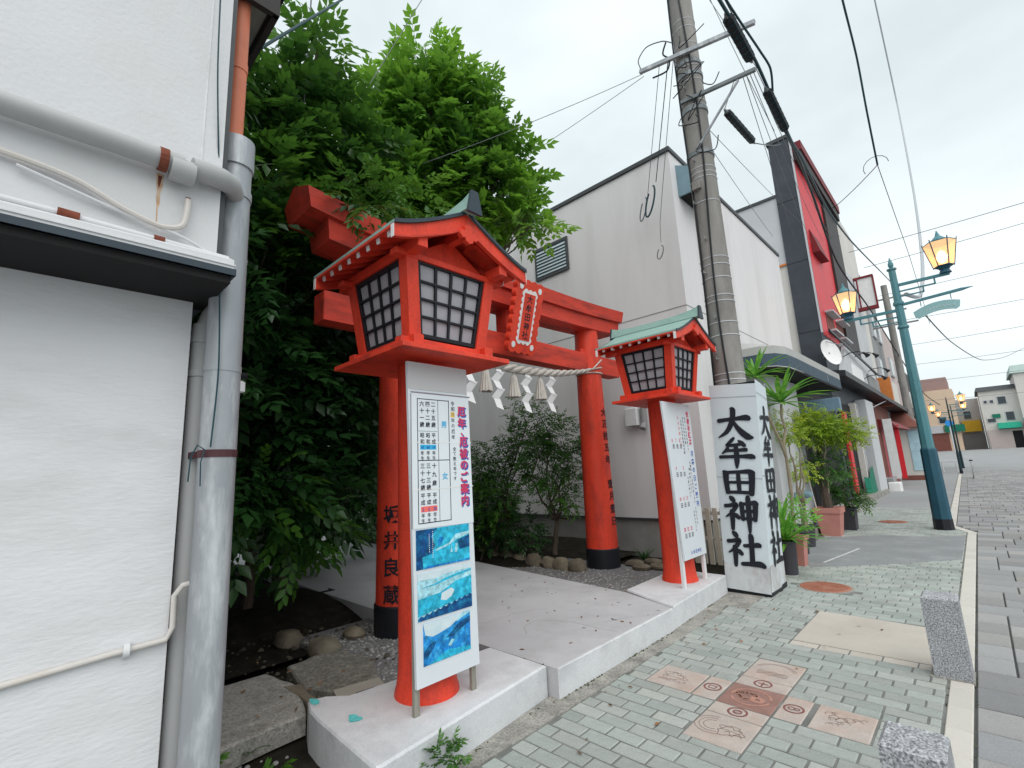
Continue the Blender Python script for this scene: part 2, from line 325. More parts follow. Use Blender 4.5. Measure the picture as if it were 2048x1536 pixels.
# ---- brush lettering: each stroke is a ribbon (x, y, width) in a unit square
RAD_L = [[(.22, .97, .06), (.27, .92, .11), (.32, .85, .09)], [(.06, .69, .08), (.20, .71, .08), (.37, .75, .10), (.32, .62, .09), (.22, .48, .07), (.06, .36, .02)], [(.24, .56, .09), (.245, .3, .10), (.235, .0, .07)], [(.29, .47, .05), (.36, .42, .10), (.43, .35, .08)]]
BRUSH = {
 '大': [[(.06, .59, .10), (.25, .62, .085), (.6, .66, .09), (.84, .68, .14), (.93, .64, .10)], [(.44, .99, .07), (.49, .93, .12), (.47, .7, .11), (.40, .45, .11), (.26, .22, .09), (.03, .05, .02)], [(.49, .56, .05), (.58, .38, .10), (.72, .20, .14), (.86, .08, .15), (.99, .05, .05)]],
 '牟': [[(.46, 1.0, .05), (.40, .92, .08), (.28, .78, .07), (.26, .735, .07), (.45, .75, .08), (.66, .785, .07)], [(.58, .90, .04), (.66, .83, .10), (.74, .73, .09)], [(.27, .66, .07), (.22, .57, .08), (.10, .46, .03)], [(.24, .555, .07), (.5, .575, .075), (.78, .60, .10)], [(.03, .335, .08), (.3, .355, .08), (.65, .375, .09), (.90, .375, .13), (.98, .34, .08)], [(.50, .70, .09), (.505, .45, .11), (.50, .2, .11), (.485, -.02, .04)]],
 '田': [[(.10, .88, .08), (.15, .80, .13), (.15, .5, .11), (.18, .08, .10)], [(.13, .84, .08), (.5, .87, .09), (.80, .90, .13), (.90, .84, .13)], [(.87, .86, .14), (.86, .5, .12), (.82, .06, .11)], [(.50, .84, .08), (.50, .5, .09), (.50, .13, .08)], [(.2, .475, .07), (.5, .49, .08), (.82, .50, .08)], [(.2, .11, .08), (.5, .125, .09), (.83, .13, .09)]],
 '神': RAD_L+[[(.49, .80, .07), (.52, .74, .10), (.535, .31, .08)], [(.5, .775, .06), (.7, .79, .07), (.88, .83, .11), (.92, .77, .10)], [(.90, .80, .11), (.88, .55, .10), (.86, .31, .08)], [(.54, .56, .06), (.86, .585, .07)], [(.54, .345, .06), (.86, .36, .07)], [(.69, 1.01, .06), (.71, .93, .10), (.705, .4, .11), (.695, -.05, .05)]],
 '社': RAD_L+[[(.50, .60, .07), (.70, .625, .08), (.88, .655, .11), (.92, .62, .07)], [(.68, .94, .07), (.705, .85, .11), (.70, .5, .10), (.69, .12, .10)], [(.41, .075, .08), (.6, .095, .09), (.88, .12, .13), (1.0, .07, .09)]]}
def brush_outline(st):
    P = [Vector((a[0], a[1])) for a in st]; w = [a[2] for a in st]; k = len(P); Q = []; W = []
    for i in range(k-1):
        p0, p1, p2, p3 = P[max(i-1, 0)], P[i], P[i+1], P[min(i+2, k-1)]
        for s in range(6):
            t = s/6; Q.append(.5*((2*p1)+(p2-p0)*t+(2*p0-5*p1+4*p2-p3)*t*t+(3*p1-p0-3*p2+p3)*t**3)); W.append(w[i]+(w[i+1]-w[i])*t)
    Q.append(P[-1]); W.append(w[-1]); out_ = []; n = len(Q)
    d0 = (Q[1]-Q[0]).normalized(); d1 = (Q[-1]-Q[-2]).normalized(); W = [x_*1.32+.008 for x_ in W]; rows = [(Q[0]-d0*W[0]*.32, W[0]*.45, d0)]
    for i in range(n): d = (Q[min(i+1, n-1)]-Q[max(i-1, 0)]).normalized(); rows.append((Q[i], W[i], d))
    rows.append((Q[-1]+d1*W[-1]*.32, W[-1]*.45, d1)); return [(c+Vector((-d.y, d.x))*v*.5, c-Vector((-d.y, d.x))*v*.5) for c, v, d in rows]
def brush(mb, ch, fn):   # fn(x, y, lift) -> point
    for q, st in enumerate(BRUSH[ch]):
        R_ = brush_outline(st); o = len(mb.v); lift = .0004*q
        for a, b in R_: mb.v += [tuple(fn(a.x-.5, a.y-.5, lift)), tuple(fn(b.x-.5, b.y-.5, lift))]
        for i in range(len(R_)-1): mb.f.append((o+2*i, o+2*i+1, o+2*i+3, o+2*i+2))

# ---- foliage: every leaf is a small folded blade, laid along drooping twigs
def spray_template(nl=9, length=.45, leaf=.11, w=.36, droop=.35):
    vs = []; fs = []; tint = []
    for i in range(nl):
        t = (i+1)/nl; side = 1 if i % 2 else -1
        base = np.array([t*length, 0, -droop*length*t*t]); ang = side*(.95-.55*t) if i < nl-1 else 0
        d = np.array([math.cos(ang), math.sin(ang), -.35-.3*random.random()]); d /= np.linalg.norm(d)
        s_ = np.cross(d, [0, 0, 1]); s_ /= np.linalg.norm(s_); up = np.cross(s_, d); l = leaf*(.75+.4*math.sin(PI*t*.9)+.2*random.random()); ww = l*w
        o = len(vs)
        vs += [base, base+d*l*.35+s_*ww*.5+up*ww*.15, base+d*l, base+d*l*.35-s_*ww*.5+up*ww*.15, base+d*l*.75+s_*ww*.3+up*ww*.05, base+d*l*.75-s_*ww*.3+up*ww*.05, base+d*l*.4]
        fs += [(o, o+6, o+1), (o+6, o+4, o+1), (o+6, o+2, o+4), (o, o+3, o+6), (o+6, o+3, o+5), (o+6, o+5, o+2)]
        tint += [t]*6
    return np.array(vs), np.array(fs), np.array(tint)
def pinnate(npair=6, length=.36, leaf=.075, w=.42, droop=.4, seed=0):
    R = random.Random(seed); vs = []; fs = []; tint = []
    for i in range(npair*2+1):
        last = i == npair*2; t = 1.0 if last else (i//2+1)/(npair+.4); side = 1 if i % 2 else -1
        base = np.array([t*length, 0, -droop*length*t*t]); ang = 0 if last else side*(1.15-.45*t)
        d = np.array([math.cos(ang), math.sin(ang), -.25-.35*R.random()]); d /= np.linalg.norm(d)
        s_ = np.cross(d, [0, 0, 1]); s_ /= np.linalg.norm(s_); up = np.cross(s_, d); l = leaf*(.75+.35*math.sin(PI*t*.8)+.15*R.random()); ww = l*w; o = len(vs)
        vs += [base, base+d*l*.42+s_*ww*.5+up*ww*.18, base+d*l, base+d*l*.42-s_*ww*.5+up*ww*.18]; fs += [(o, o+2, o+1), (o, o+3, o+2)]; tint += [t]*2
    o = len(vs); e = np.array([length, 0, -droop*length]); m_ = np.array([length*.5, 0, -droop*length*.25]); k = np.array([0, .0025, 0])
    vs += [np.zeros(3)-k, np.zeros(3)+k, m_+k, m_-k, e]; fs += [(o, o+1, o+2), (o, o+2, o+3), (o+3, o+2, o+4)]; tint += [.3]*3
    return np.array(vs), np.array(fs), np.array(tint)
def crown(name, blobs, n, m_, parent, tmpl, scale=(.8, 1.3), up=.15, shell=.55, avoid=None, seed=1, bright=None, stuff=False):
    R = np.random.default_rng(seed); tv, tf, tt = tmpl
    B = np.array(blobs); w = B[:, 3]**2.2; w /= w.sum(); idx = R.choice(len(B), n, p=w)
    d = R.normal(size=(n, 3)); d /= np.linalg.norm(d, axis=1)[:, None]
    rad = B[idx, 3]*(shell+(1-shell)*R.random(n)**.6)*(.86+.28*R.random(n)); P = B[idx, :3]+d*rad[:, None]
    out_ = d+R.normal(size=(n, 3))*.45; out_[:, 2] = out_[:, 2]*.55+up; out_ /= np.linalg.norm(out_, axis=1)[:, None]
    if avoid is not None: keep = np.array([not avoid(p) for p in P]); P = P[keep]; out_ = out_[keep]; idx = idx[keep]; n = len(P)
    s_ = np.cross(out_, [0, 0, 1.0]); s_ /= np.linalg.norm(s_, axis=1)[:, None]+1e-9; u_ = np.cross(s_, out_)
    roll = R.normal(size=n)*.5; c, s = np.cos(roll)[:, None], np.sin(roll)[:, None]; y_ = s_*c+u_*s; z_ = u_*c-s_*s
    k = R.uniform(scale[0], scale[1], n)[:, None, None]
    V = P[:, None, :]+k*(tv[None, :, 0:1]*out_[:, None, :]+tv[None, :, 1:2]*y_[:, None, :]+tv[None, :, 2:3]*z_[:, None, :])
    V = V.reshape(-1, 3); F = (tf[None]+np.arange(n)[:, None, None]*len(tv)).reshape(-1, 3)
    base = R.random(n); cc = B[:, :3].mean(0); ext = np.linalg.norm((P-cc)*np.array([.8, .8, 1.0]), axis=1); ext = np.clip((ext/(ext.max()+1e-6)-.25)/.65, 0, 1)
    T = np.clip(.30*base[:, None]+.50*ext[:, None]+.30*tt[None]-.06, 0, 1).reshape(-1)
    pl = np.array(_parent_loc[parent.name]) if parent else 0
    me = bpy.data.meshes.new(name); me.vertices.add(len(V)); me.vertices.foreach_set('co', (V-pl).ravel())
    me.loops.add(len(F)*3); me.loops.foreach_set('vertex_index', F.ravel().astype(np.int32))
    me.polygons.add(len(F)); me.polygons.foreach_set('loop_start', np.arange(0, len(F)*3, 3, dtype=np.int32)); me.polygons.foreach_set('loop_total', np.full(len(F), 3, dtype=np.int32))
    me.update(calc_edges=True)
    a = me.attributes.new('tint', 'FLOAT', 'FACE'); a.data.foreach_set('value', T.astype(np.float32))
    me.materials.append(m_); o = bpy.data.objects.new(name, me); COL.objects.link(o); o.parent = parent
    if stuff: o['kind'] = 'stuff'
    return o
# ================================================================ THE SETTING
struct('ground', MB().add([(-300, -60, -.03), (300, -60, -.03), (300, 900, -.03), (-300, 900, -.03)], [(0, 1, 2, 3)]), ASPH)
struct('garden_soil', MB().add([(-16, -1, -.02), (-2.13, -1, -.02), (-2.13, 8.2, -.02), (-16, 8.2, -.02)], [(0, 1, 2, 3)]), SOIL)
# raised earth behind the stones and under the trees
mb = MB()
gx = np.linspace(-16, -4.35, 24); gy = np.linspace(.5, 7.5, 22)
for X_ in gx:
    for Y_ in gy:
        if 2.9 < Y_ < 5.45: h = .06
        elif Y_ >= 5.45: h = .2+.05*math.sin(X_*3)*math.cos(Y_*4)
        else: h = .12+.06*math.sin(X_*2.3+Y_)+.02*random.random()
        if X_ > -4.9: h = min(h, .05)
        mb.v.append((X_, Y_, h))
for i in range(23):
    for j in range(21): mb.f.append((i*22+j, (i+1)*22+j, (i+1)*22+j+1, i*22+j+1))
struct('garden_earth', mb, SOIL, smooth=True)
struct('gravel_strip', MB().box(-9, -2.93, 4.3, 6.3, -.01, .085).box(-4.75, -2.99, 1.92, 2.75, -.01, .085), GRAVB)
mb = MB()
def pebble(mb, x, y, z, r):
    n = 6; a0 = random.random()*6; k = [r*random.uniform(.7, 1.2) for _ in range(n)]
    v = [(x+k[i]*math.cos(a0+2*PI*i/n), y+k[i]*math.sin(a0+2*PI*i/n), z) for i in range(n)]+[(x+.55*k[i]*math.cos(a0+2*PI*i/n), y+.55*k[i]*math.sin(a0+2*PI*i/n), z+r*.6) for i in range(n)]
    mb.add(v, [tuple(range(6, 12))]+[(i, (i+1) % 6, 6+(i+1) % 6, 6+i) for i in range(6)])
for _ in range(2600): pebble(mb, random.uniform(-6.4, -2.95), random.uniform(4.35, 5.6)+random.random()*.6, .083, random.uniform(.006, .016))
for _ in range(1500): pebble(mb, random.uniform(-4.6, -3.0), random.uniform(1.93, 2.74), .083, random.uniform(.006, .018))
for _ in range(90): pebble(mb, random.uniform(-3.5, -2.25), random.uniform(.6, 1.25), -.02, random.uniform(.006, .02))
tag(part('pebbles', mb, PEB, stuff=True), 'loose grey pebbles scattered over the gravel beside the path', 'gravel')
# concrete approach path with a front face and a saw joint
mb = MB().prism([(-2.24, 2.646), (-2.245, 4.335), (-2.9, 4.60), (-5.75, 4.97), (-12, 5.4), (-12, 2.75), (-2.9, 2.652)], lambda u, v, w: (u, v, w), -.01, .188)
struct('shrine_path', mb, CONC)
struct('step_riser', MB().bbox(-2.262, -2.236, 2.648, 4.335, -.01, .19, .006), BLOCK)
# hairline cracks and dead leaves
def crack(x, y, a, n, z, seed):
    R = random.Random(seed); P = [(x, y)]
    for _ in range(n): a += R.uniform(-.5, .5); P.append((P[-1][0]+.045*math.cos(a), P[-1][1]+.045*math.sin(a)))
    return P
mb = MB()
for q, (x, y, a, n) in enumerate(((-2.3, 3.5, 2.8, 26), (-3.4, 3.0, 1.4, 16), (-2.27, 4.1, 3.6, 12), (-4.2, 4.6, -1.2, 22))):
    P = crack(x, y, a, n, .19, q)
    for i_, (p, r) in enumerate(zip(P, P[1:])):
        dx, dy = r[0]-p[0], r[1]-p[1]; l = math.hypot(dx, dy); w_ = .0012; nx, ny = -dy/l*w_, dx/l*w_
        mb.add([(p[0]-nx, p[1]-ny, .1885), (r[0]-nx, r[1]-ny, .1885), (r[0]+nx, r[1]+ny, .1885), (p[0]+nx, p[1]+ny, .1885)], [(0, 1, 2, 3)])
part('crack', mb, GROUT, bpy.data.objects['shrine_path'], stuff=True)
mb = MB()
for q in range(190):
    R = random.Random(q+900); k = R.random()
    if k < .3: x, y, z = R.uniform(-4.6, -2.3), R.uniform(2.75, 4.6), .189
    elif k < .55: x, y, z = R.uniform(-6.2, -3.0), R.uniform(4.7, 5.6), .10
    elif k < .8: x, y, z = R.uniform(-4.6, -3.1), R.uniform(.8, 2.7), .13
    else: x, y, z = R.uniform(-2.28, -1.9)+R.random()**3*1.2, R.uniform(1.2, 6), .006
    a = R.uniform(0, 6.3); l = R.uniform(.012, .028); c_, s_ = math.cos(a)*l, math.sin(a)*l; w_ = .35
    mb.add([(x-c_, y-s_, z+.002), (x+s_*w_, y-c_*w_, z+.006), (x+c_, y+s_, z+.003), (x-s_*w_, y+c_*w_, z+.001)], [(0, 1, 2), (0, 2, 3)])
tag(part('leaf_litter', mb, mat('dead_leaf', (.20, .10, .04), .9, .3, 20, perobj=.5), stuff=True), 'small dead brown leaves scattered on the path, gravel and bricks', 'leaf litter')
# plinth blocks: clean white concrete with slightly skewed ends
def plinth(name, pts, z, lab):
    t = thing(name, lab, 'concrete plinth', (sum(p[0] for p in pts)/len(pts), sum(p[1] for p in pts)/len(pts), 0), 'white plinths under the lanterns')
    n = len(pts); b = .012; cx = sum(p[0] for p in pts)/n; cy = sum(p[1] for p in pts)/n
    ins = [(x+(cx-x)*b*1.6, y+(cy-y)*b*1.6) for x, y in pts]
    mb = MB().add([(x, y, -.03) for x, y in pts]+[(x, y, z-b) for x, y in pts]+[(x, y, z) for x, y in ins], [tuple(range(2*n, 3*n))]+[(k*n+i, k*n+(i+1) % n, (k+1)*n+(i+1) % n, (k+1)*n+i) for k in (0, 1) for i in range(n)])
    part('slab', mb, BLOCK, t); return t
pl1 = plinth('lantern_plinth', [(-2.19, 1.27), (-2.325, 2.63), (-2.87, 2.64), (-2.99, 1.55), (-3.10, 1.45), (-3.13, 1.36), (-3.0, 1.315), (-2.86, 1.30)], .2, 'white concrete plinth with turquoise paint spots under the near lantern')
sp = MB()
for cx, cy, r in ((-2.70, 1.43, .032), (-2.675, 1.45, .02), (-3.09, 1.38, .028), (-3.06, 1.372, .02)):
    a = [random.uniform(.6, 1.2) for _ in range(12)]
    sp.add([(cx+r*a[i]*1.5*math.cos(i*PI/6), cy+r*a[i]*math.sin(i*PI/6), .2015+r*.05) for i in range(12)], [tuple(range(12))])
part('paint_spot', sp, TEALP, pl1)
pl2 = plinth('lantern_plinth', [(-2.245, 4.345), (-2.32, 5.84), (-2.95, 5.86), (-2.92, 4.66), (-2.60, 4.50)], .2, 'white concrete plinth under the far lantern beside the wrapped pillar')
struct('gutter_strip', MB().prism([(-2.13, .9), (-2.10, 5.0), (-2.2, 5.55), (-2.34, 5.3), (-2.26, 4.3), (-2.32, 2.62), (-2.2, 1.35), (-2.25, .9)], lambda u, v, w: (u, v, w), -.02, .004), CURBC)
struct('screed_patch', MB().box(-2.4, -1.95, 5.35, 6.9, -.02, .003), CURBC)
# weathered slabs over the ditch at the left
def thg1(name, mb, m_, lab, cat, group=None, **k): return tag(part(name, mb, m_, **k), lab, cat, group)
def cen(mb): a = np.array(mb.v); return ((a[:, 0].min()+a[:, 0].max())/2, (a[:, 1].min()+a[:, 1].max())/2, a[:, 2].min())
def rough_slab(pts, z0, z1, seed):
    R = random.Random(seed); P = []
    for i in range(len(pts)):
        a = pts[i]; b = pts[(i+1) % len(pts)]
        for k in range(4): t = k/4; P.append((a[0]+(b[0]-a[0])*t+R.uniform(-.008, .008), a[1]+(b[1]-a[1])*t+R.uniform(-.008, .008)))
    n = len(P); cx = sum(p[0] for p in P)/n; cy = sum(p[1] for p in P)/n
    return MB().add([(x, y, z0) for x, y in P]+[(x, y, z1-.012) for x, y in P]+[(x+(cx-x)*.04, y+(cy-y)*.04, z1+R.uniform(-.004, .004)) for x, y in P],
        [tuple(range(2*n, 3*n))]+[(k*n+i, k*n+(i+1) % n, (k+1)*n+(i+1) % n, (k+1)*n+i) for k in (0, 1) for i in range(n)])
s1 = rough_slab([(-3.12, .62), (-3.16, 1.37), (-3.62, 1.50), (-4.02, 1.44), (-4.1, .62)], .0, .12, 3); thg1('ditch_slab', s1, CURBC, 'long grey concrete slab bridging the ditch beside the silver downpipe', 'concrete slab', loc=cen(s1))
s2 = rough_slab([(-3.25, 1.62), (-3.52, 1.50), (-4.0, 1.58), (-4.1, 2.0), (-3.62, 2.06), (-3.3, 1.93)], .02, .13, 5); thg1('flag_stone', s2, OLDST, 'rough grey flagstone behind the near plinth', 'stone slab', loc=cen(s2))
s3 = rough_slab([(-3.18, 1.43), (-3.21, 1.49), (-3.45, 1.49), (-3.60, 1.53), (-3.68, 1.42)], .02, .125, 6); thg1('broken_stone', s3, GSTONE, 'small crumbled stone wedged between the ditch slab and the flagstone', 'stone', loc=cen(s3))
t = thing('drain_cover', 'flat beige cover with a hand slot beside the near plinth', 'drain cover', (-3.1, 1.7, .1))
part('cover_plate', MB().hexa([(-3.07, 1.54, .05), (-2.99, 1.84, .05), (-3.24, 1.90, .05), (-3.30, 1.60, .05), (-3.07, 1.54, .135), (-2.99, 1.84, .135), (-3.24, 1.90, .135), (-3.30, 1.60, .135)]), mat('beige_plastic', (.36, .335, .285), .7, .08, 6), t)
part('hand_slot', MB().beam((-3.13, 1.67, .136), (-3.11, 1.80, .136), .012, .004), DARK, t)

# -------------------------------------------------- pavement of small green-grey bricks
side_base = struct('sidewalk', MB().prism([(-2.14, .6), (-.37, .6), (-.37, 12.2), (-.68, 13.12), (-1.06, 40), (-1.3, 60), (-3.3, 60), (-3.1, 14), (-2.6, 10), (-2.42, 8), (-2.2, 5.6), (-2.12, 4.8)], lambda u, v, w: (u, v, w), -.028, -.004), SGROUT)
BX, BY, G = .2055, .1092, .010
y00 = 3.25-30*BY; x00 = -1.455
def in_mosaic(x0, x1, y0, y1):
    for a, b, c, d in ((-1.455, -1.13, 2.76, 4.11), (-1.95, -.648, 3.255, 3.585)):
        if x0 < b-.004 and x1 > a+.004 and y0 < d-.004 and y1 > c+.004: return (a, b)
def in_patch(x, y): return -1.37 < x < -.40 and 4.55 < y < 5.66
def in_manhole(x, y): return math.hypot(x+1.52, y-6.67) < .29 or math.hypot(x+1.58, y-13.5) < .29
bricks = []
row = 0; y = y00
while y < 17:
    off = (.0, .5)[row % 2]*BX+(.13*BX if (row//2) % 2 else 0)
    xl = -2.115 if y < 4.7 else (-2.115-.04*(y-4.7)); xr = -.385 if y < 12.2 else (-.385-.337*(y-12.2) if y < 13.1 else -.69-.014*(y-13.1))
    x = xl-(BX-(off % BX))
    while x < xr:
        a, b = max(x, xl), min(x+BX, xr)
        segs = [(a, b)]
        for mm in ((-1.455, -1.13, 2.765, 4.105), (-1.95, -.648, 3.25, 3.585), (-1.37, -.385, 4.5604, 5.6524)):
            if y+BY > mm[2]+.004 and y < mm[3]-.004:
                ns_ = []
                for (p, q) in segs:
                    if q <= mm[0] or p >= mm[1]: ns_.append((p, q)); continue
                    if p < mm[0]: ns_.append((p, mm[0]))
                    if q > mm[1]: ns_.append((mm[1], q))
                    if y < mm[2]-.025: bricks.append((max(p, mm[0]), min(q, mm[1]), y, mm[2], False))
                    if y+BY > mm[3]+.025: bricks.append((max(p, mm[0]), min(q, mm[1]), mm[3], y+BY, False))
                segs = ns_
        for (p, q) in segs:
            cx, cy = (p+q)/2, y+BY/2
            if q-p > .035 and not in_manhole(cx, cy): bricks.append((p, q, y, y+BY, in_patch(cx, cy)))
        x += BX
    y += BY; row += 1
def brick_mb(w, d, mb=None, x=0, y=0, z=0, zt=.012):
    mb = mb or MB(); b = .005; x0, x1, y0, y1 = x-w/2, x+w/2, y-d/2, y+d/2
    r = lambda i, zz: [(x0+i, y0+i, zz), (x1-i, y0+i, zz), (x1-i, y1-i, zz), (x0+i, y1-i, zz)]
    return mb.add(r(0, z-.02)+r(0, z+zt-b)+r(b, z+zt), [(8, 9, 10, 11)]+[(k+i, k+(i+1) % 4, k+4+(i+1) % 4, k+4+i) for k in (0, 4) for i in range(4)])
bricks.sort(key=lambda b: math.hypot((b[0]+b[1])/2, (b[2]+b[3])/2))
cache = {}; stuffb = MB(); stuffp = MB(); nb = 0
for (a, b, c, d, p) in bricks:
    w = round((b-a-G)*200)/200; cx, cy = (a+b)/2, (c+d)/2; dd = d-c; full = abs(dd-BY) < .001
    seen = cy > 1.9-.5*(cx+2.1) and not p
    if p:   # screeded over: joints almost closed
        if c > 4.72 and c < 5.5 and a < -.55: continue
        brick_mb(b-a-.006, BY-.006, stuffp, cx, cy, random.uniform(-.003, -.001)); continue
    if b-a < .03 or dd < .02: continue
    if seen and full and nb < 300:
        if w not in cache: cache[w] = mesh_only('brick', brick_mb(w, BY-G), BRICK)
        o = inst('brick', cache[w], side_base, (cx+random.uniform(-.001, .001), cy, -.011+random.uniform(-.0028, .0018)), random.uniform(-.014, .014)); o.rotation_euler[0] = random.uniform(-.014, .014); o.rotation_euler[1] = random.uniform(-.008, .008); nb += 1
    else: brick_mb(b-a-G, dd-(G if full else .006), stuffb, cx, cy, -.011+random.uniform(-.0015, .0015))
part('far_bricks', stuffb, BRICK, side_base, stuff=True)
part('grey_resurfacing', MB().prism([(-2.28, 8.55), (-1.9, 7.75), (-1.2, 8.35), (-.40, 9.2), (-.395, 11.6), (-.9, 11.35), (-1.5, 11.3), (-2.35, 10.6)], lambda u, v, w: (u, v, w), -.004, .0035), mat('grey_skim', (.235, .245, .255), .9, .1, 2, .15, 60, dirt=(.31, .32, .32), dscale=2.2, damt=.8, fine=(90, .1)), side_base)
part('chalk_streak', MB().beam((-1.83, 8.15, .004), (-1.62, 9.6, .004), .035, .002), mat('chalk', (.5, .5, .5), .9, .3, 20), side_base)
bq = mesh_only('beige_brick', brick_mb(BX-.006, BY-.008), PATCH)
for k in range(5): inst('beige_brick', bq, side_base, (-1.37+BX*(k+.5), 4.615, -.0125+random.uniform(-.001, .001)))
part('beige_screed', MB().prism([(-1.362, 4.674), (-.9, 4.672), (-.39, 4.674), (-.39, 5.60), (-.7, 5.62), (-1.0, 5.64), (-1.365, 5.648)], lambda u, v, w: (u, v, w), -.02, .0005), PATCH, side_base)
struct('far_pavement', MB().prism([(-3.1, 16.9), (-.76, 16.9), (-1.09, 40), (-1.3, 60), (-3.3, 60)], lambda u, v, w: (u, v, w), -.02, .0), ASPH)
# picture tiles
def ring(mb, cx, cy, r, w, z, n=36, a0=0, a1=2*PI, ex=1.0):
    k = max(3, int(n*(a1-a0)/(2*PI)))
    vs = []
    for i in range(k+1):
        t = a0+(a1-a0)*i/k
        for q in (r-w/2, r+w/2): vs.append((cx+q*math.cos(t)*ex, cy+q*math.sin(t), z))
    mb.add(vs, [(2*i, 2*i+1, 2*i+3, 2*i+2) for i in range(k)])
def stroke(mb, pts, w, z):
    for a, b in zip(pts, pts[1:]):
        d = Vector((b[0]-a[0], b[1]-a[1], 0))
        if d.length < 1e-6: continue
        d.normalize(); n = Vector((-d.y, d.x, 0))*w/2; A = Vector((a[0], a[1], z)); B = Vector((b[0], b[1], z)); mb.add([A-n, B-n+d*w*.3, B+n+d*w*.3, A+n], [(0, 1, 2, 3)])
def tile(x0, x1, y0, y1, m_, draw=None, lm=TILEL):
    o = part('picture_tile', brick_mb(x1-x0-.008, y1-y0-.008, None, (x0+x1)/2, (y0+y1)/2, -.012, .014), m_, side_base)
    if draw: d = MB(); draw(d, (x0+x1)/2, (y0+y1)/2, .0035); part('relief', d, lm, o)
    return o
def wiggle(cx, cy, r, n, seed, ex=1.0, amp=.25):
    R = random.Random(seed); ph = R.random()*6
    return [(cx+ex*r*(1+amp*math.sin(3*t+ph)+amp*.6*math.sin(7*t+ph*2))*math.cos(t), cy+r*(1+amp*math.sin(3*t+ph)+amp*.6*math.sin(7*t+ph*2))*math.sin(t)) for t in [2*PI*i/n for i in range(n+1)]]
def d_dragon(mb, cx, cy, z):
    for r in (.05, .075, .1): ring(mb, cx-.06, cy+.02, r, .004, z, 30, 1.5, 5.3)
    stroke(mb, wiggle(cx+.04, cy-.0, .05, 40, 3, 1.3), .004, z); stroke(mb, wiggle(cx+.05, cy+.03, .03, 30, 5, 1.5), .003, z)
    stroke(mb, [(cx+.02+.012*i, cy-.02+.02*math.sin(i*1.3)) for i in range(9)], .004, z)
def d_wheat(mb, cx, cy, z):
    stroke(mb, wiggle(cx-.03, cy, .06, 46, 8, 1.3, .3), .003, z); stroke(mb, wiggle(cx-.02, cy+.02, .035, 30, 9, 1.5, .3), .003, z)
    for k in range(6): ring(mb, cx-.1+.035*k, cy-.07+.01*(k % 2), .012, .003, z, 12)
def d_pond(mb, cx, cy, z):
    for r in (.13, .115): ring(mb, cx, cy, r, .003, z, 40, .3, 2.9, 1.05)
    for k in range(5): stroke(mb, [(cx-.1+.2*i/8, cy-.03-.015*k+.006*math.sin(i*2+k)) for i in range(9)], .003, z)
def d_leafs(mb, cx, cy, z):
    for k in range(14): R = random.Random(k); ring(mb, cx+R.uniform(-.1, .1), cy+R.uniform(-.09, .09), R.uniform(.012, .03), .003, z, 14, 0, R.uniform(3, 6.2))
def d_emb(kind):
    def f(mb, cx, cy, z):
        ring(mb, cx, cy, .052, .013, z, 30)
        if kind == 0: stroke(mb, [(cx-.03, cy), (cx+.03, cy)], .012, z+.0004); stroke(mb, [(cx, cy-.04), (cx, cy+.02)], .010, z+.0008)
        elif kind == 1: ring(mb, cx, cy, .022, .010, z+.0004, 18); stroke(mb, [(cx-.02, cy-.02), (cx+.02, cy+.02)], .006, z+.0008)
        elif kind == 2: stroke(mb, [(cx-.025, cy+.018), (cx+.025, cy+.018), (cx+.02, cy-.02), (cx-.02, cy-.02), (cx-.025, cy+.018)], .007, z+.0004)
        else: ring(mb, cx-.012, cy, .018, .008, z+.0004, 14); ring(mb, cx+.018, cy, .014, .007, z+.0008, 14)
    return f
tile(-1.455, -1.13, 3.255, 3.585, TILEB, lambda mb, cx, cy, z: (ring(mb, cx, cy, .115, .014, z, 40, .2, 3.3), ring(mb, cx, cy, .115, .014, z, 40, 3.5, 6.1), stroke(mb, wiggle(cx-.03, cy+.01, .045, 24, 2, 1.2, .2), .022, z+.0004), ring(mb, cx+.045, cy-.02, .03, .03, z+.0008, 20)), TILEM)
tile(-1.455, -1.13, 3.735, 4.105, TILEP, d_pond); tile(-1.455, -1.13, 3.59, 3.73, TILEP, d_emb(0), TILER)
tile(-1.455, -1.13, 3.11, 3.25, TILEP, d_emb(1), TILER); tile(-1.455, -1.13, 2.765, 3.105, TILEP, d_dragon)
tile(-1.95, -1.62, 3.255, 3.585, TILEP, d_wheat); tile(-1.615, -1.46, 3.255, 3.585, TILEP, d_emb(2), TILER)
tile(-1.125, -.97, 3.255, 3.585, TILEP, d_emb(3), TILER); tile(-.945, -.65, 3.255, 3.585, TILEP, d_leafs)
for i, (x, y) in enumerate(((-1.52, 6.67), (-1.58, 13.5))):
    t = thing('manhole_cover', ('round rust-red manhole cover in the pavement beside the wrapped pillar', 'rust-red manhole cover farther along the pavement near the teal lamp post')[i], 'manhole cover', (x, y, 0), 'manhole covers in the pavement')
    part('cover', MB().lathe(x, y, [(.255, -.02), (.255, .006), (.245, .010)], 40), MANH, t)
    mb = MB().lathe(x, y, [(.285, -.02), (.285, .002), (.28, .003)], 40); part('frame', mb, CURBC, t)
    mb = MB()
    for r in (.07, .14, .2): ring(mb, x, y, r, .012, .0125, 36)
    for k in range(12): a = k*PI/6; stroke(mb, [(x+.08*math.cos(a), y+.08*math.sin(a)), (x+.23*math.cos(a), y+.23*math.sin(a))], .01, .0125)
    part('rib_pattern', mb, MANH, t)
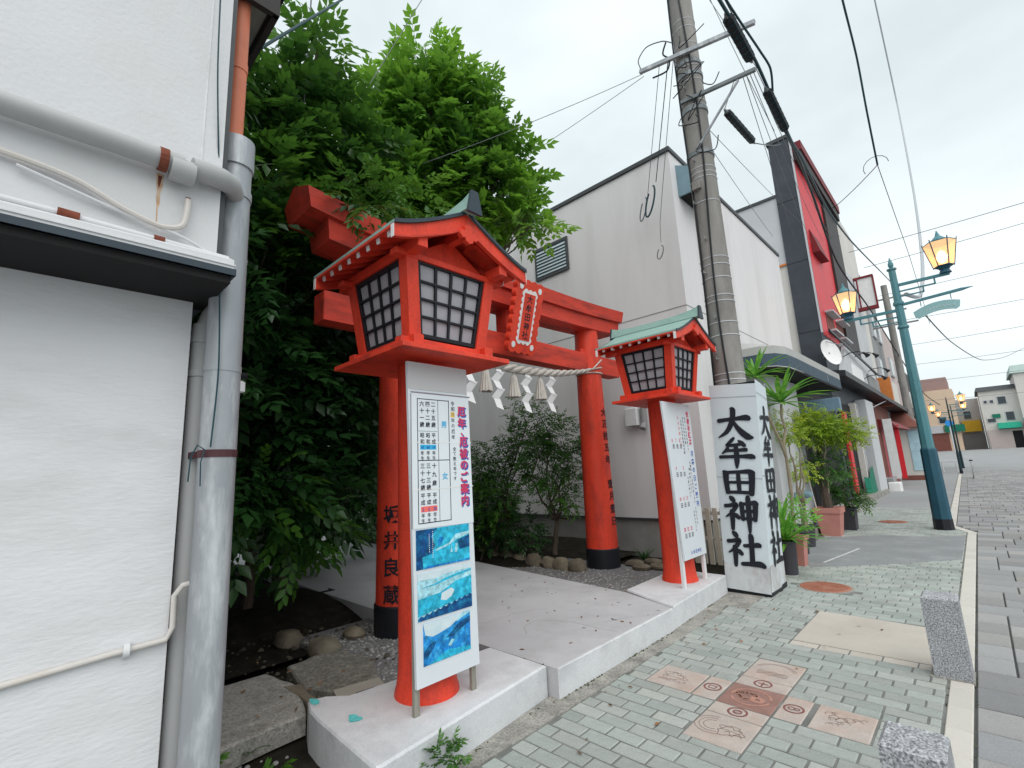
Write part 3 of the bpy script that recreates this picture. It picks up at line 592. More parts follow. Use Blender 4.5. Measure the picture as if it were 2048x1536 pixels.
# kerb stones
kb = struct('kerb', MB().box(-.375, -.258, .5, 12.3, -.04, -.012), GROUT)
km = mesh_only('kerb_stone', brick_mb(.114, .306, None, 0, 0, 0, .016), KERB)
y = .9
while y < 12.1: inst('kerb_stone', km, kb, (-.3165, y+.155, -.0115+random.uniform(-.001, .001))); y += .3115
def kerb_run(x0, y0, x1, y1):
    n = max(1, int(math.hypot(x1-x0, y1-y0)/.62)); a = math.atan2(-(x1-x0), y1-y0)
    me = mesh_only('kerb_stone', brick_mb(.13, math.hypot(x1-x0, y1-y0)/n-.01, None, 0, 0, 0, .016), KERB)
    for i in range(n): inst('kerb_stone', me, kb, (x0+(x1-x0)*(i+.5)/n, y0+(y1-y0)*(i+.5)/n, -.011), a)
kerb_run(-.30, 12.15, -.62, 13.1); kerb_run(-.62, 13.1, -1.0, 40)
# road pavers, courses running across the street
rb = struct('road', MB().prism([(-.258, .5), (9, .5), (9, 46), (-1.1, 46), (-.95, 40), (-.57, 13.1), (-.258, 12.2)], lambda u, v, w: (u, v, w), -.029, -.022), GROUT)
far = MB(); npv = 0; y = .85; pcache = {}
while y < 46:
    x = -.25+(-.005*(y-12) if y > 12 else 0); d = .325; first = True
    if y > 12.2: x = -.235-.337*(y-12.2) if y < 13.1 else -.55-.014*(y-13.1)
    while x < min(.55+.06*y, 4.5):
        w = random.choice((.2, .32, .43, .43, .55)) if not first else random.choice((.2, .2, .32, .43)); first = False
        if npv < 290 and y < 26:
            if w not in pcache: pcache[w] = mesh_only('road_paver', brick_mb(w-.012, d-.012, None, 0, 0, 0, .012), PAVER)
            inst('road_paver', pcache[w], rb, (x+w/2, y+d/2, -.014+random.uniform(-.002, .002))); npv += 1
        else: brick_mb(w-.015, d-.015, far, x+w/2, y+d/2, -.014+random.uniform(-.001, .001))
        x += w
    y += d
part('far_pavers', far, PAVER, rb, stuff=True)
struct('plaza', MB().add([(-60, 45.9, -.02), (60, 45.9, -.02), (60, 86, 1.3), (-60, 86, 1.3), (60, 300, 1.3), (-60, 300, 1.3)], [(0, 1, 2, 3), (3, 2, 4, 5)]), ASPH)
mb = MB()
for q in range(520):
    R = random.Random(q+5000); k = R.random()
    if k < .45: y = R.uniform(1.3, 5.3); x = (-2.19-.10*(y-1.3)/1.33 if y < 2.63 else (-2.235 if y < 4.34 else -2.245-.05*(y-4.34)))+abs(R.gauss(0, .012)); z = .004
    elif k < .6: x, y, z = -2.235+R.uniform(-.35, 0), 2.642+R.gauss(0, .003), .185
    elif k < .8: x, y, z = -.379+R.gauss(0, .004), R.uniform(2.4, 9), -.004
    else: x, y, z = -.252+R.gauss(0, .005), R.uniform(3, 9), -.006
    if math.sin(x*37+y*5.3)+math.sin(y*11) < -.2: continue
    pebble(mb, x, y, z, R.uniform(.003, .009))
tag(part('moss', mb, mat('dark_moss', (.05, .06, .025), .95, .4, 30, perobj=.5), stuff=True), 'dark moss and grit gathered in the joints along the plinths and kerb', 'moss')
# granite bollards
def bollard(x, y, h, w, d, lab, lean=(0, 0)):
    t = thing('granite_bollard', lab, 'bollard', (x, y, 0), 'granite bollards on the kerb line')
    b = .014; R = random.Random(int(y*10)); mb = MB(); sx, sy = lean
    def r(i, z): return [(x-w/2+i+sx*z, y-d/2+i+sy*z, z), (x+w/2-i+sx*z, y-d/2+i+sy*z, z), (x+w/2-i+sx*z, y+d/2-i+sy*z, z), (x-w/2+i+sx*z, y+d/2-i+sy*z, z)]
    mb.add(r(-.004, -.02)+r(0, .01)+r(0, h-b)+r(b, h), [(12, 13, 14, 15)]+[(k+i, k+(i+1) % 4, k+4+(i+1) % 4, k+4+i) for k in (0, 4, 8) for i in range(4)])
    part('shaft', mb, GRANITE, t)
    part('mortar_footing', MB().prism([(x-w/2-.02, y-d/2-.02), (x+w/2+.006, y-d/2-.012), (x+w/2+.006, y+d/2+.02), (x-w/2-.02, y+d/2+.02)], lambda u, v, w_: (u, v, w_), -.01, .007), CURBC, t)
bollard(-.355, 4.55, .515, .195, .20, 'whole grey granite bollard standing on the kerb beyond the picture tiles')
bollard(-.355, 2.50, .42, .20, .21, 'near granite bollard whose top shows at the bottom edge beside the picture tiles')
# ================================================================ NEAR BUILDING AT THE LEFT
b1 = thing('white_building', 'near white stucco building with ledge and downpipes left of the shrine', 'building', (-2.5, .5, 0))
part('lower_wall', MB().box(-10, -2.5, -8, .50, -.05, 2.42), WALL, b1)
part('upper_wall', MB().box(-10, -2.26, -8, .525, 2.46, 6.5), WALL_S, b1)
led = part('ledge', MB().box(-3.0, -2.145, -8, .575, 2.372, 2.394).box(-2.158, -2.14, -8, .575, 2.372, 2.400), DKEDGE, b1)
part('flashing', MB().hexa([(-2.262, -8, 2.401), (-2.142, -8, 2.401), (-2.142, .565, 2.401), (-2.262, .565, 2.401), (-2.262, -8, 2.50), (-2.142, -8, 2.440), (-2.142, .565, 2.440), (-2.262, .565, 2.50)]).box(-2.1415, -2.136, -8, .57, 2.412, 2.418), WALL_S, led)
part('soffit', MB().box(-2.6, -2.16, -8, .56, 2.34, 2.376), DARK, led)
ev = part('eave', MB().box(-7, -2.40, .5, .76, 4.07, 4.10).box(-7, -2.38, .745, .775, 4.02, 4.16).box(-2.40, -2.37, .5, .775, 4.02, 4.16).box(-7, -2.38, .5, .8, 4.16, 4.20), EAVE, b1)
part('soffit_board', MB().box(-7, -2.44, .53, .73, 4.055, 4.072), SOFFIT, ev)
part('wall_seam', MB().box(-2.262, -2.257, .438, .446, 2.8, 6.4), WALL, b1)
part('wall_end_panel', MB().box(-2.5, -2.265, .526, .545, 2.43, 6.4), TRIM, b1)
def pipething(name, lab, segs, m_, joints=(), r=.05, jm=None, cat='pipe', n=18):
    loc = tuple(segs[0]); t = thing(name, lab, cat, loc)
    part('tube', MB().tube(smooth_path(segs) if name in ('drain_hose', 'cable') else segs, r, n), m_, t, smooth=True)
    for (a, b, rr) in joints: part('coupling', MB().tube([a, b], rr, n), jm or m_, t, smooth=True)
    return t
t = pipething('drain_pipe', 'thick silver painted downpipe with peeling paint at the building corner', [(-2.40, .615, -.02), (-2.40, .612, 3.05)], STEEL,
    [((-2.40, .612, 3.02), (-2.40, .612, 3.17), .082), ((-2.40, .612, 2.86), (-2.40, .612, 2.90), .079), ((-2.4, .613, 2.0), (-2.4, .613, 2.03), .0755)], .073)
part('elbow', MB().tube([(-2.20, .40, 2.828), (-2.202, .46, 2.832), (-2.215, .515, 2.838), (-2.26, .56, 2.85), (-2.34, .595, 2.86)], .046, 18), PVC, t, smooth=True)
pipething('waste_pipe', 'grey pvc pipe running along the upper wall into the downpipe', [(-2.2, -3, 2.80), (-2.2, .37, 2.826)], PVC, [((-2.2, .325, 2.8), (-2.2, .41, 2.8), .05)], .041)
t = thing('pipe_bracket', 'rusty pipe clamp with rust streak on the upper wall', 'bracket', (-2.2, .30, 2.82))
part('clamp', MB().tube([(-2.2, .285, 2.822), (-2.2, .315, 2.822)], .048, 16).box(-2.26, -2.2, .29, .31, 2.84, 2.875), RUST, t)
part('rust_streak', MB().prism([(.290, 2.79), (.293, 2.74), (.297, 2.71), (.296, 2.68), (.300, 2.64), (.302, 2.59), (.303, 2.54), (.306, 2.585), (.305, 2.63), (.310, 2.66), (.309, 2.70), (.315, 2.74), (.316, 2.79)], lambda u, v, w: (w, u, v), -2.2605, -2.2592), RUSTS, t)
part('rust_core', MB().prism([(.296, 2.78), (.298, 2.745), (.302, 2.72), (.306, 2.745), (.311, 2.78)], lambda u, v, w: (w, u, v), -2.2592, -2.2586), RUST, t)
pipething('drain_pipe', 'slimmer grey pvc downpipe tucked behind the silver one', [(-2.56, .56, 0), (-2.56, .56, 2.20), (-2.555, .59, 2.30), (-2.53, .66, 2.44), (-2.52, .68, 2.62)], PVC,
    [((-2.56, .56, 2.16), (-2.558, .57, 2.25), .052), ((-2.56, .56, 2.0), (-2.56, .56, 2.03), .05)], .045)
pipething('drain_pipe', 'orange pvc downpipe rising behind the silver downpipe', [(-2.46, .60, 2.45), (-2.46, .612, 3.3), (-2.46, .615, 6)], ORANGE, [((-2.46, .612, 3.62), (-2.46, .612, 3.67), .046), ((-2.46, .61, 3.2), (-2.46, .61, 3.24), .045)], .042)
pipething('conduit', 'thin cream conduit running along the foot of the lower wall', [(-2.49, -4, .61), (-2.485, .32, .888), (-2.478, .49, .895), (-2.475, .51, .94), (-2.475, .508, 1.06), (-2.45, .53, 1.10), (-2.44, .60, 1.11), (-2.5, .62, 1.16)], PVCL, [((-2.484, .355, .889), (-2.483, .375, .889), .028)], .012, WALL_S, n=10)
pipething('conduit', 'slanting pale pipe behind the silver downpipe near the ground', [(-2.5, .60, 1.08), (-2.47, .60, .5), (-2.46, .58, .05)], PVCL, (), .016, n=10)
pipething('refrigerant_pipe', 'thin white pipe along the ledge with orange tape joints', [(-2.215, -4, 2.50), (-2.215, .0, 2.485), (-2.215, .56, 2.47)], WALL_S, [((-2.215, .015, 2.485), (-2.215, .075, 2.483), .02), ((-2.215, .295, 2.478), (-2.215, .33, 2.477), .017)], .0125, RUST, n=10)
pipething('drain_hose', 'looped beige hose sagging across the upper wall', [(-2.235, -2, 2.72), (-2.235, -.15, 2.665), (-2.235, .05, 2.64), (-2.23, .2, 2.575), (-2.23, .32, 2.545), (-2.23, .385, 2.57), (-2.23, .40, 2.64), (-2.235, .402, 2.70)], PVCL, [((-2.24, .395, 2.70), (-2.24, .41, 2.702), .012)], .0115, RUST, n=8)
pipething('cable', 'pair of thin white cables under the looped hose', [(-2.235, -.1, 2.63), (-2.235, .2, 2.56), (-2.23, .40, 2.52), (-2.235, .56, 2.445)], WALL_S, (), .006, n=6, cat='cable')
pipething('cable', 'thin black cable hanging down in front of the silver downpipe', [(-2.18, .43, 6), (-2.2, .45, 4.2), (-2.22, .47, 3.4), (-2.27, .515, 2.9), (-2.31, .55, 2.5), (-2.315, .575, 2.0), (-2.32, .565, 1.66)], CABT, (), .0038, n=6, cat='cable')
t = thing('pipe_strap', 'maroon steel strap holding both downpipes with green wire', 'strap', (-2.45, .55, 1.63))
part('band', MB().tube([(-2.4, .613, 1.62), (-2.4, .613, 1.652)], .0765, 18).box(-2.56, -2.45, .53, .55, 1.622, 1.65), STRAP, t)
part('wire_tail', MB().tube([(-2.34, .55, 1.65), (-2.33, .52, 1.67), (-2.335, .50, 1.62), (-2.34, .497, 1.52)], .003, 5).tube([(-2.34, .55, 1.65), (-2.33, .535, 1.6), (-2.335, .54, 1.5)], .0025, 5), CABT, t)
t = thing('sensor_light', 'small white sensor lamp with black head beside the downpipe', 'lamp', (-2.6, .72, 2.0))
part('housing', MB().bbox(-2.64, -2.58, .70, .765, 1.955, 2.01, .008), WHITE, t); part('head', MB().tube([(-2.6, .73, 2.03), (-2.58, .77, 2.035)], .016, 10), BLACK, t)

# ================================================================ WHITE BUILDING BEHIND THE SHRINE
b2 = thing('white_building', 'tall pale flat-roofed building behind the torii with a louvered opening', 'building', (-3.08, 7.5, 0))
part('wall', MB().box(-11, -3.08, 7.5, 14.0, .60, 6.92), WALLB, b2)
part('plinth', MB().box(-10.98, -3.10, 7.53, 13.95, -.02, .597), PLINTH, b2)
part('base_flashing', MB().box(-11, -3.07, 7.485, 13.9, .585, .612), TRIM, b2)
part('parapet_cap', MB().box(-11.03, -3.05, 7.46, 14.03, 6.925, 7.0), TRIM, b2)
part('wall_joint', MB().box(-11, -3.0765, 7.4955, 13.9, 4.065, 4.08), PLINTH, b2)
lv = part('louver_opening', MB().box(-6.27, -5.38, 7.46, 7.52, 5.50, 5.56).box(-6.27, -5.38, 7.46, 7.52, 6.16, 6.22).box(-6.27, -6.22, 7.46, 7.52, 5.56, 6.16).box(-5.43, -5.38, 7.46, 7.52, 5.56, 6.16), TRIM, b2)
part('dark_backing', MB().box(-6.22, -5.43, 7.485, 7.499, 5.56, 6.16), METALB, lv)
sl = mesh_only('slat', MB().hexa([(-.39, -.03, -.03), (.39, -.03, -.03), (.39, 0, -.015), (-.39, 0, -.015), (-.39, -.03, -.024), (.39, -.03, -.024), (.39, .0, .03), (-.39, .0, .03)]), LOUV)
for k in range(8): inst('slat', sl, lv, (-5.825, 7.48, 5.60+k*.072))
dk = thing('duct_box', 'blue-grey sheet metal hood on the pale building beside the utility pole', 'duct', (-3.0, 8.1, 6.1))
part('hood', MB().hexa([(-3.08, 7.72, 6.13), (-2.72, 7.72, 6.13), (-2.72, 8.5, 6.13), (-3.08, 8.5, 6.13), (-3.08, 7.72, 6.75), (-2.72, 7.72, 6.55), (-2.72, 8.5, 6.55), (-3.08, 8.5, 6.75)]), METALB, dk)
part('opening', MB().box(-3.06, -2.75, 7.76, 8.46, 6.118, 6.128), DARK, dk)
t = thing('vent_hood', 'small white vent box with dark pipe on the pale wall behind the far lantern', 'vent', (-4.1, 7.4, 2.2))
part('box', MB().bbox(-4.33, -4.10, 7.33, 7.499, 2.17, 2.47, .01), WALL_S, t); part('pipe', MB().tube([(-4.02, 7.44, 2.52), (-4.02, 7.43, 2.2), (-4.02, 7.36, 2.1)], .05, 12), GREYW, t)
# ground floor of the same building towards the street
part('shop_front_wall', MB().box(-3.08, -2.52, 9.2, 11.2, -.02, 3.0), PALEW, b2)
part('entrance_recess', MB().box(-3.075, -3.05, 11.2, 17.2, .02, 3.2), DARK, b2)
part('door_frame', MB().box(-3.07, -2.95, 11.2, 11.32, .02, 2.6).box(-3.07, -2.95, 13.9, 14.02, .02, 2.6), TRIM, b2)
part('step', MB().bbox(-3.05, -2.45, 9.0, 17.0, -.02, .14, .01), CURBC, b2)
for k, yy in enumerate((9.95, 10.6)):
    t = thing('wall_vent', ('round dark hooded vent nearest the spiky plant, low on the shop wall', 'round dark hooded vent nearest the pink planter, low on the shop wall')[k], 'vent', (-2.5, yy, .8), 'hooded vents on the shop wall')
    part('hood', MB().tube([(-2.52, yy, .80), (-2.44, yy, .78), (-2.42, yy, .74)], [.075, .075, .05], 16), METALB, t)
t = thing('awning', 'rounded grey canvas awning with slate blue valance over the shop entrance', 'awning', (-2.9, 11.5, 3))
prof = [(-3.07, 8.75), (-2.42, 8.80), (-2.24, 8.95), (-2.14, 9.25), (-2.12, 9.8), (-2.12, 13.7)]
def sheet(profA, zA, profB, zB, mb): n = len(profA); mb.add([(x, y, zA) for x, y in profA]+[(x, y, zB) for x, y in profB], [(i, i+1, n+i+1, n+i) for i in range(n-1)])
inner = [(-3.07, 9.3), (-2.9, 9.3), (-2.85, 9.35), (-2.8, 9.5), (-2.8, 9.8), (-2.8, 13.7)]
mb = MB(); sheet(prof, 3.27, prof, 3.42, mb); sheet(prof, 3.42, inner, 3.66, mb); part('canvas', mb, AWNL, t)
mb = MB(); pr2 = [(x+.004, y-.004) for x, y in prof]; sheet(pr2, 3.06, pr2, 3.28, mb); part('valance', mb, AWND, t)
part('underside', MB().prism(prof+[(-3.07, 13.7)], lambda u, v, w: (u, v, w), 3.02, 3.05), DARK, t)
mb = MB()
letter(mb, 'L', (-2.10, 12.2, 3.17), .16, (0, 1, 0), (0, 0, 1), .01); part('lettering', mb, AWNL, t)
t = thing('box_sign', 'blank steel blue box sign under the awning above the potted trees', 'sign', (-2.3, 12, 2.5))
part('panel', MB().bbox(-2.70, -1.92, 11.95, 12.08, 2.42, 2.70, .015), STSIGN, t); part('hanger', MB().tube([(-2.45, 12.01, 2.7), (-2.45, 12.01, 3.03)], .012, 6), TRIM, t)
t = thing('picket_fence', 'low cream picket fence between far lantern and wrapped pillar', 'fence', (-3.0, 7.2, 0))
part('rail', MB().box(-3.3, -2.42, 7.24, 7.27, .35, .40).box(-3.3, -2.42, 7.24, 7.27, .72, .77), CREAM, t)
pk = mesh_only('picket', MB().box(-.034, .034, -.012, .012, 0, .80), mat('cream_picket', (.62, .58, .48), .7))
for k in range(8): inst('picket', pk, t, (-3.25+k*.11, 7.225, .02))

# ================================================================ DARK AND RED SHOP BUILDING
b3 = thing('shop_building', 'tall shop building with charcoal end wall and glossy red front', 'building', (-3.1, 18.3, 0))
part('rear_wall', MB().box(-14, -3.75, 18.2, 30, -.02, 10.7), CREAM, b3)
part('upper_cladding', MB().box(-14, -3.755, 18.17, 18.2, 8.2, 10.72), PALEW, b3)
part('cladding_trim', MB().box(-14, -3.75, 18.14, 18.18, 8.13, 8.2), ORW, b3)
part('parapet_cap', MB().box(-14.02, -3.74, 18.12, 30, 10.72, 10.82), TRIM, b3)
pan = []
mbp = [MB().box(-3.75, -3.08, 18.10, 18.45, z0+.008, z1-.008) for z0, z1 in ((0, 3.4), (3.4, 5.6), (5.6, 8.1), (8.1, 10.4), (10.4, 12.75))]
for q in mbp: part('charcoal_panel', q, SLATE, b3)
part('end_cap', MB().box(-3.8, -3.05, 18.06, 18.5, 12.75, 12.88), TRIM, b3)
part('corner_trim', MB().box(-3.085, -3.04, 18.08, 18.16, 5.5, 12.7), PALEW, b3)
rf = part('red_front', MB().box(-3.6, -3.085, 18.46, 22.5, 5.5, 12.4), REDF, b3)
part('roof_gutter', MB().box(-3.4, -2.85, 18.5, 25.2, 12.0, 12.35), EAVE, b3)
part('roof_edge', MB().box(-3.4, -2.80, 18.5, 25.2, 12.355, 12.7), DKRED, b3)
for z0, h, y0 in ((8.6, .9, 19.0), (6.45, .06, 19.3), (5.75, .06, 19.3), (6.45, .06, 21.05), (5.75, .06, 21.05)):
    part('window_ledge', MB().hexa([(-3.08, y0, z0), (-2.84, y0, z0), (-2.84, y0+1.4, z0), (-3.08, y0+1.4, z0), (-3.08, y0, z0+h), (-3.06 if h > .2 else -2.84, y0, z0+h), (-3.06 if h > .2 else -2.84, y0+1.4, z0+h), (-3.08, y0+1.4, z0+h)]), DKRED if h > .2 else PALEW, rf)
for y0 in (19.35, 21.1): part('window', MB().box(-3.086, -3.07, y0, y0+1.3, 5.85, 6.42), BROWN, rf)
part('shop_wall', MB().box(-3.6, -3.09, 18.46, 30, -.02, 5.49), SLATE, b3)
part('side_column', MB().box(-3.4, -3.0, 22.5, 25.3, 5.5, 12.3), EAVE, b3)
t = thing('satellite_dish', 'white oval satellite dish mounted on the charcoal wall above the awning', 'satellite dish', (-2.9, 18.0, 4.8))
mb = MB(); c = Vector((-2.86, 17.7, 4.72)); ax = Vector((.75, -.6, .28)).normalized(); a = ax.cross(Vector((0, 0, 1))).normalized(); b = ax.cross(a)
vs = [c-ax*.06]; 
for r, dd in ((.2, -.045), (.36, 0), (.40, .03)):
    for k in range(20): vs.append(c+a*(r*.8*math.cos(k*PI/10))+b*(r*1.15*math.sin(k*PI/10))+ax*dd)
mb.add(vs, [(0, 1+k, 1+(k+1) % 20) for k in range(20)]+[(1+q*20+k, 1+q*20+(k+1) % 20, 21+q*20+(k+1) % 20, 21+q*20+k) for q in (0, 1) for k in range(20)]); part('reflector', mb, WHITE, t, smooth=True)
part('arm', MB().tube([c-ax*.05, c-ax*.3], .03, 8).tube([c-b*.40, c+ax*.45], .012, 6).bbox(c.x+ax.x*.45-.05, c.x+ax.x*.45+.05, c.y+ax.y*.45-.04, c.y+ax.y*.45+.04, c.z+.08, c.z+.17, .01), GREYW, t)
# sign fascia with gooseneck lamps and black canopy
t = thing('shop_fascia', 'pale sign fascia with blank white panel above the black canopy', 'sign board', (-3.0, 22, 4))
part('board', MB().hexa([(-3.08, 19.4, 3.95), (-2.92, 19.4, 3.95), (-2.92, 28.6, 3.8), (-3.08, 28.6, 3.8), (-3.08, 21.6, 5.75), (-2.98, 21.6, 5.75), (-2.98, 28.6, 5.2), (-3.08, 28.6, 5.2)]), PALEW, t)
part('white_panel', MB().hexa([(-2.93, 21.6, 4.15), (-2.905, 21.6, 4.15), (-2.905, 24.2, 4.1), (-2.93, 24.2, 4.1), (-2.96, 22.0, 4.95), (-2.93, 22.0, 4.95), (-2.93, 24.2, 4.9), (-2.96, 24.2, 4.9)]), WHITE, t)
part('grey_section', MB().box(-2.94, -2.90, 25.4, 28.6, 3.82, 4.9), GREYW, t)
t = thing('black_canopy', 'thin black canopy edge running above the shop doors', 'canopy', (-2.8, 24, 3.6))
part('edge', MB().hexa([(-3.1, 17.5, 3.95), (-2.55, 17.6, 3.90), (-2.30, 46, 3.4), (-3.1, 46, 3.4), (-3.1, 17.5, 4.15), (-2.55, 17.6, 4.08), (-2.30, 46, 3.58), (-3.1, 46, 3.58)]), BLACK, t)
part('stay', MB().tube([(-2.55, 26.5, 3.75), (-3.05, 21.5, 2.9)], .02, 6), PALEW, t)
t = thing('roof_beam_sign', 'long black slanting eave board above the sign fascia', 'eave board', (-2.8, 22, 5.8))
part('board', MB().beam((-2.92, 18.5, 5.62), (-2.72, 27.0, 5.0), .05, .09), BLACK, t)
for i, (y, z) in enumerate(((20.6, 5.0), (23.2, 5.35), (24.6, 4.6), (26.2, 5.1))):
    t = thing('gooseneck_lamp', ['first black gooseneck lamp beside the satellite dish over the fascia', 'second black gooseneck lamp above the white sign panel', 'third black gooseneck lamp low on the grey fascia', 'last black gooseneck lamp at the far end of the fascia'][i], 'wall lamp', (-2.95, y, z), 'gooseneck lamps over the sign fascia')
    part('neck', MB().tube([(-2.98, y, z), (-2.75, y, z+.10), (-2.5, y, z+.10), (-2.35, y, z+.02)], .015, 8), BLACK, t); part('shade', MB().tube([(-2.37, y, z+.04), (-2.30, y, z-.04), (-2.25, y-.02, z-.11)], [.035, .05, .09], 12), BLACK, t)
# street level of the row
def simple(name, mb, m_, lab, cat, group=None): return tag(part(name, mb, m_, loc=cen(mb)), lab, cat, group)
t = thing('shop_entrance', 'dark shop entrance with narrow red door leaf and pale posts', 'entrance', (-3.0, 20, 0))
part('dark_opening', MB().box(-3.085, -3.05, 18.5, 22.6, .05, 3.2), DARK, t); part('red_door', MB().box(-3.06, -2.98, 18.9, 19.35, .06, 2.9), REDF, t)
part('post', MB().box(-3.08, -2.88, 20.6, 20.75, .05, 3.3), CREAM, t); part('post', MB().box(-3.08, -2.9, 21.1, 21.2, .05, 3.3), PALEW, t)
part('sill', MB().box(-3.1, -2.62, 18.4, 23.0, -.02, .15), CURBC, t)
simple('wide_column', MB().bbox(-3.08, -2.72, 21.9, 23.6, -.02, 3.5, .02), PALEW, 'wide pale blue-grey column between the shop fronts', 'column')
mb = MB(); mb.add([(-2.93, 20.3, .12), (-2.80, 20.5, .10), (-2.78, 21.0, .1), (-2.82, 21.85, .1), (-2.95, 20.3, .72), (-2.83, 20.55, .66), (-2.82, 21.0, .98), (-2.86, 21.85, 1.05)], [(0, 1, 5, 4), (1, 2, 6, 5), (2, 3, 7, 6)]); simple('green_cover', mb, GREENC, 'dark green plastic sheet draped at the foot of the entrance', 'sheet')
simple('air_conditioner_unit', MB().bbox(-2.95, -2.55, 24.2, 25.0, .0, .5, .03), GREYW, 'small grey air conditioner unit on the pavement past the wide column', 'air conditioner')
simple('white_crate', MB().bbox(-2.75, -2.35, 23.9, 24.5, .0, .34, .03), WHITE, 'white box on the pavement before the red curtains', 'box')
b5 = thing('terrace_building', 'row of narrow shop houses with orange sign beyond the red shop', 'building', (-3.1, 28, 0))
part('white_tower', MB().box(-6, -3.12, 25.4, 31, -.02, 13.0), CREAM, b5)
part('pale_front', MB().box(-3.6, -3.10, 25.6, 29.5, 5.2, 10.0), PALEW, b5)
part('grey_front', MB().box(-6, -3.14, 31, 36, -.02, 11.2), GREYW, b5)
part('pink_front', MB().box(-6, -3.16, 36, 44, -.02, 9.2), PINKW, b5)
part('dark_front', MB().box(-6, -3.13, 44, 52, -.02, 7.6), EAVE, b5)
for y0, z0, w, h in ((32, 7.8, 1.2, 1.5), (34.2, 7.8, 1.2, 1.5), (32, 5.2, 1.2, 1.4), (37.5, 6.2, 1.6, 1.2), (41, 6.2, 1.6, 1.2), (46, 4.8, 1.8, 1.2)):
    w_ = part('window', MB().box(-3.16, -3.06, y0, y0+w, z0, z0+h), PALEW, b5); part('pane', MB().box(-3.08, -3.05, y0+.08, y0+w-.08, z0+.08, z0+h-.08), GLASS, w_)
part('orange_sign', MB().box(-3.1, -2.5, 29.0, 29.2, 3.7, 5.1), ORW, b5); part('tan_sign', MB().box(-3.1, -2.48, 29.21, 31.4, 3.9, 4.9), CREAM, b5)
part('ground_floor_brown', MB().box(-3.12, -3.02, 25.4, 31, .0, 3.7), BROWN, b5)
t = thing('hanging_sign', 'white lightbox sign with maroon frame high on the terrace wall', 'sign', (-2.9, 28, 9.6))
part('frame', MB().box(-3.1, -2.3, 28, 28.25, 8.35, 8.5).box(-3.1, -2.3, 28, 28.25, 9.95, 10.05).box(-2.36, -2.3, 28, 28.25, 8.5, 9.95).box(-3.0, -2.94, 28, 28.25, 8.5, 9.95), DKRED, t); part('panel', MB().box(-2.94, -2.36, 28.05, 28.2, 8.5, 9.95), WHITE, t)
t = thing('noren_curtain', 'pink and white shop curtains with red banners on the pavement', 'curtain', (-2.7, 27, 0))
for k in range(3): part('curtain_panel', MB().box(-2.96+.2*k, -2.78+.2*k, 26.9+.15*k, 26.93+.15*k, .35, 2.7), (mat('pink_cloth', (.62, .18, .2), .8), WHITE, REDF)[k], t)
part('valance', MB().hexa([(-3.1, 26.6, 2.6), (-2.35, 26.6, 2.55), (-2.2, 31, 2.55), (-3.1, 31, 2.6), (-3.1, 26.6, 3.0), (-2.6, 26.6, 2.9), (-2.6, 31, 2.9), (-3.1, 31, 3.0)]), DKRED, t)
t = thing('banner', 'narrow white nobori banner with dark marks beside the wide column', 'banner', (-2.75, 23.95, 0)); part('cloth', MB().box(-2.72, -2.42, 25.5, 25.52, .5, 2.9), WHITE, t); part('pole', MB().tube([(-2.73, 25.5, 0), (-2.73, 25.5, 3.0)], .015, 6), GREYW, t)
b6 = thing('brown_tile_shop', 'low cream shop with red-brown awning and pale blue poster', 'building', (-2.6, 33, 0))
part('front', MB().box(-3.4, -2.05, 33, 38, .25, 2.75), CREAM, b6); part('tile_base', MB().box(-3.42, -2.02, 32.97, 38, -.02, .25), BROWN, b6); part('roof', MB().hexa([(-3.6, 32.4, 2.75), (-1.95, 32.4, 2.75), (-1.95, 38, 2.75), (-3.6, 38, 2.75), (-3.3, 33.4, 3.7), (-2.6, 33.4, 3.7), (-2.6, 38, 3.7), (-3.3, 38, 3.7)]), BROWN, b6)
part('poster', MB().box(-2.55, -2.1, 32.96, 32.985, .5, 2.6), mat('pale_blue_poster', (.42, .60, .68), .6, .15, 5), b6)
# ================================================================ TORII
TX = -4.13; TL, TR = 2.65, 6.05
torii = thing('torii_gate', 'vermilion torii gate with black pillar feet and upswept top beam', 'torii gate', (TX, (TL+TR)/2, 0))
for y in (TL, TR):
    n = 28; R0, R1 = .228, .178
    p = part('pillar', MB().lathe(TX, y, [(R0, .33), (R0-.004, .6), (R1+.01, 3.0), (R1, 3.58)], n), RED, torii, smooth=True)
    part('black_foot', MB().lathe(TX, y, [(R0+.014, .02), (R0+.014, .34), (R0+.004, .352)], n), BLACK, p, smooth=True)
    mb = MB()
    if y == TR:
        for k, ch in enumerate('大正拾五年 壹月壹日'):
            if ch != ' ': z = 2.30-.175*k; letter(mb, ch, (0, 0, z), .135, (0, 1, 0), (0, 0, 1), .015, 1.0, .002, (TX, y, R0-(z-.33)*.0155, math.radians(4)))
    else:
        for k, ch in enumerate('坂井良蔵'):
            z = 1.16-.235*k; letter(mb, ch, (0, 0, z), .17, (0, 1, 0), (0, 0, 1), .018, 1.0, .002, (TX, y, R0-(z-.33)*.0155, math.radians(-52)))
    part('lettering', mb, INK, p)
def sori(y): u = (y-4.3)/2.6; return .085*abs(u)**2.6*(1.5 if u < 0 else 1)
def loft(sec, ys, mb, slant=0.0):
    n = len(sec); o = len(mb.v)
    for i, y in enumerate(ys):
        sg = -1 if i == 0 else (1 if i == len(ys)-1 else 0)
        for (dx, z) in sec: mb.v.append((TX+dx, y+sg*slant*(z-sec[0][1]), z+sori(y)))
    for i in range(len(ys)-1):
        for j in range(n): q = (j+1) % n; mb.f.append((o+i*n+j, o+i*n+q, o+(i+1)*n+q, o+(i+1)*n+j))
    mb.f.append(tuple(o+j for j in range(n-1, -1, -1))); mb.f.append(tuple(o+(len(ys)-1)*n+j for j in range(n)))
    return mb
ys = [1.60+(6.76-1.60)*i/22 for i in range(23)]
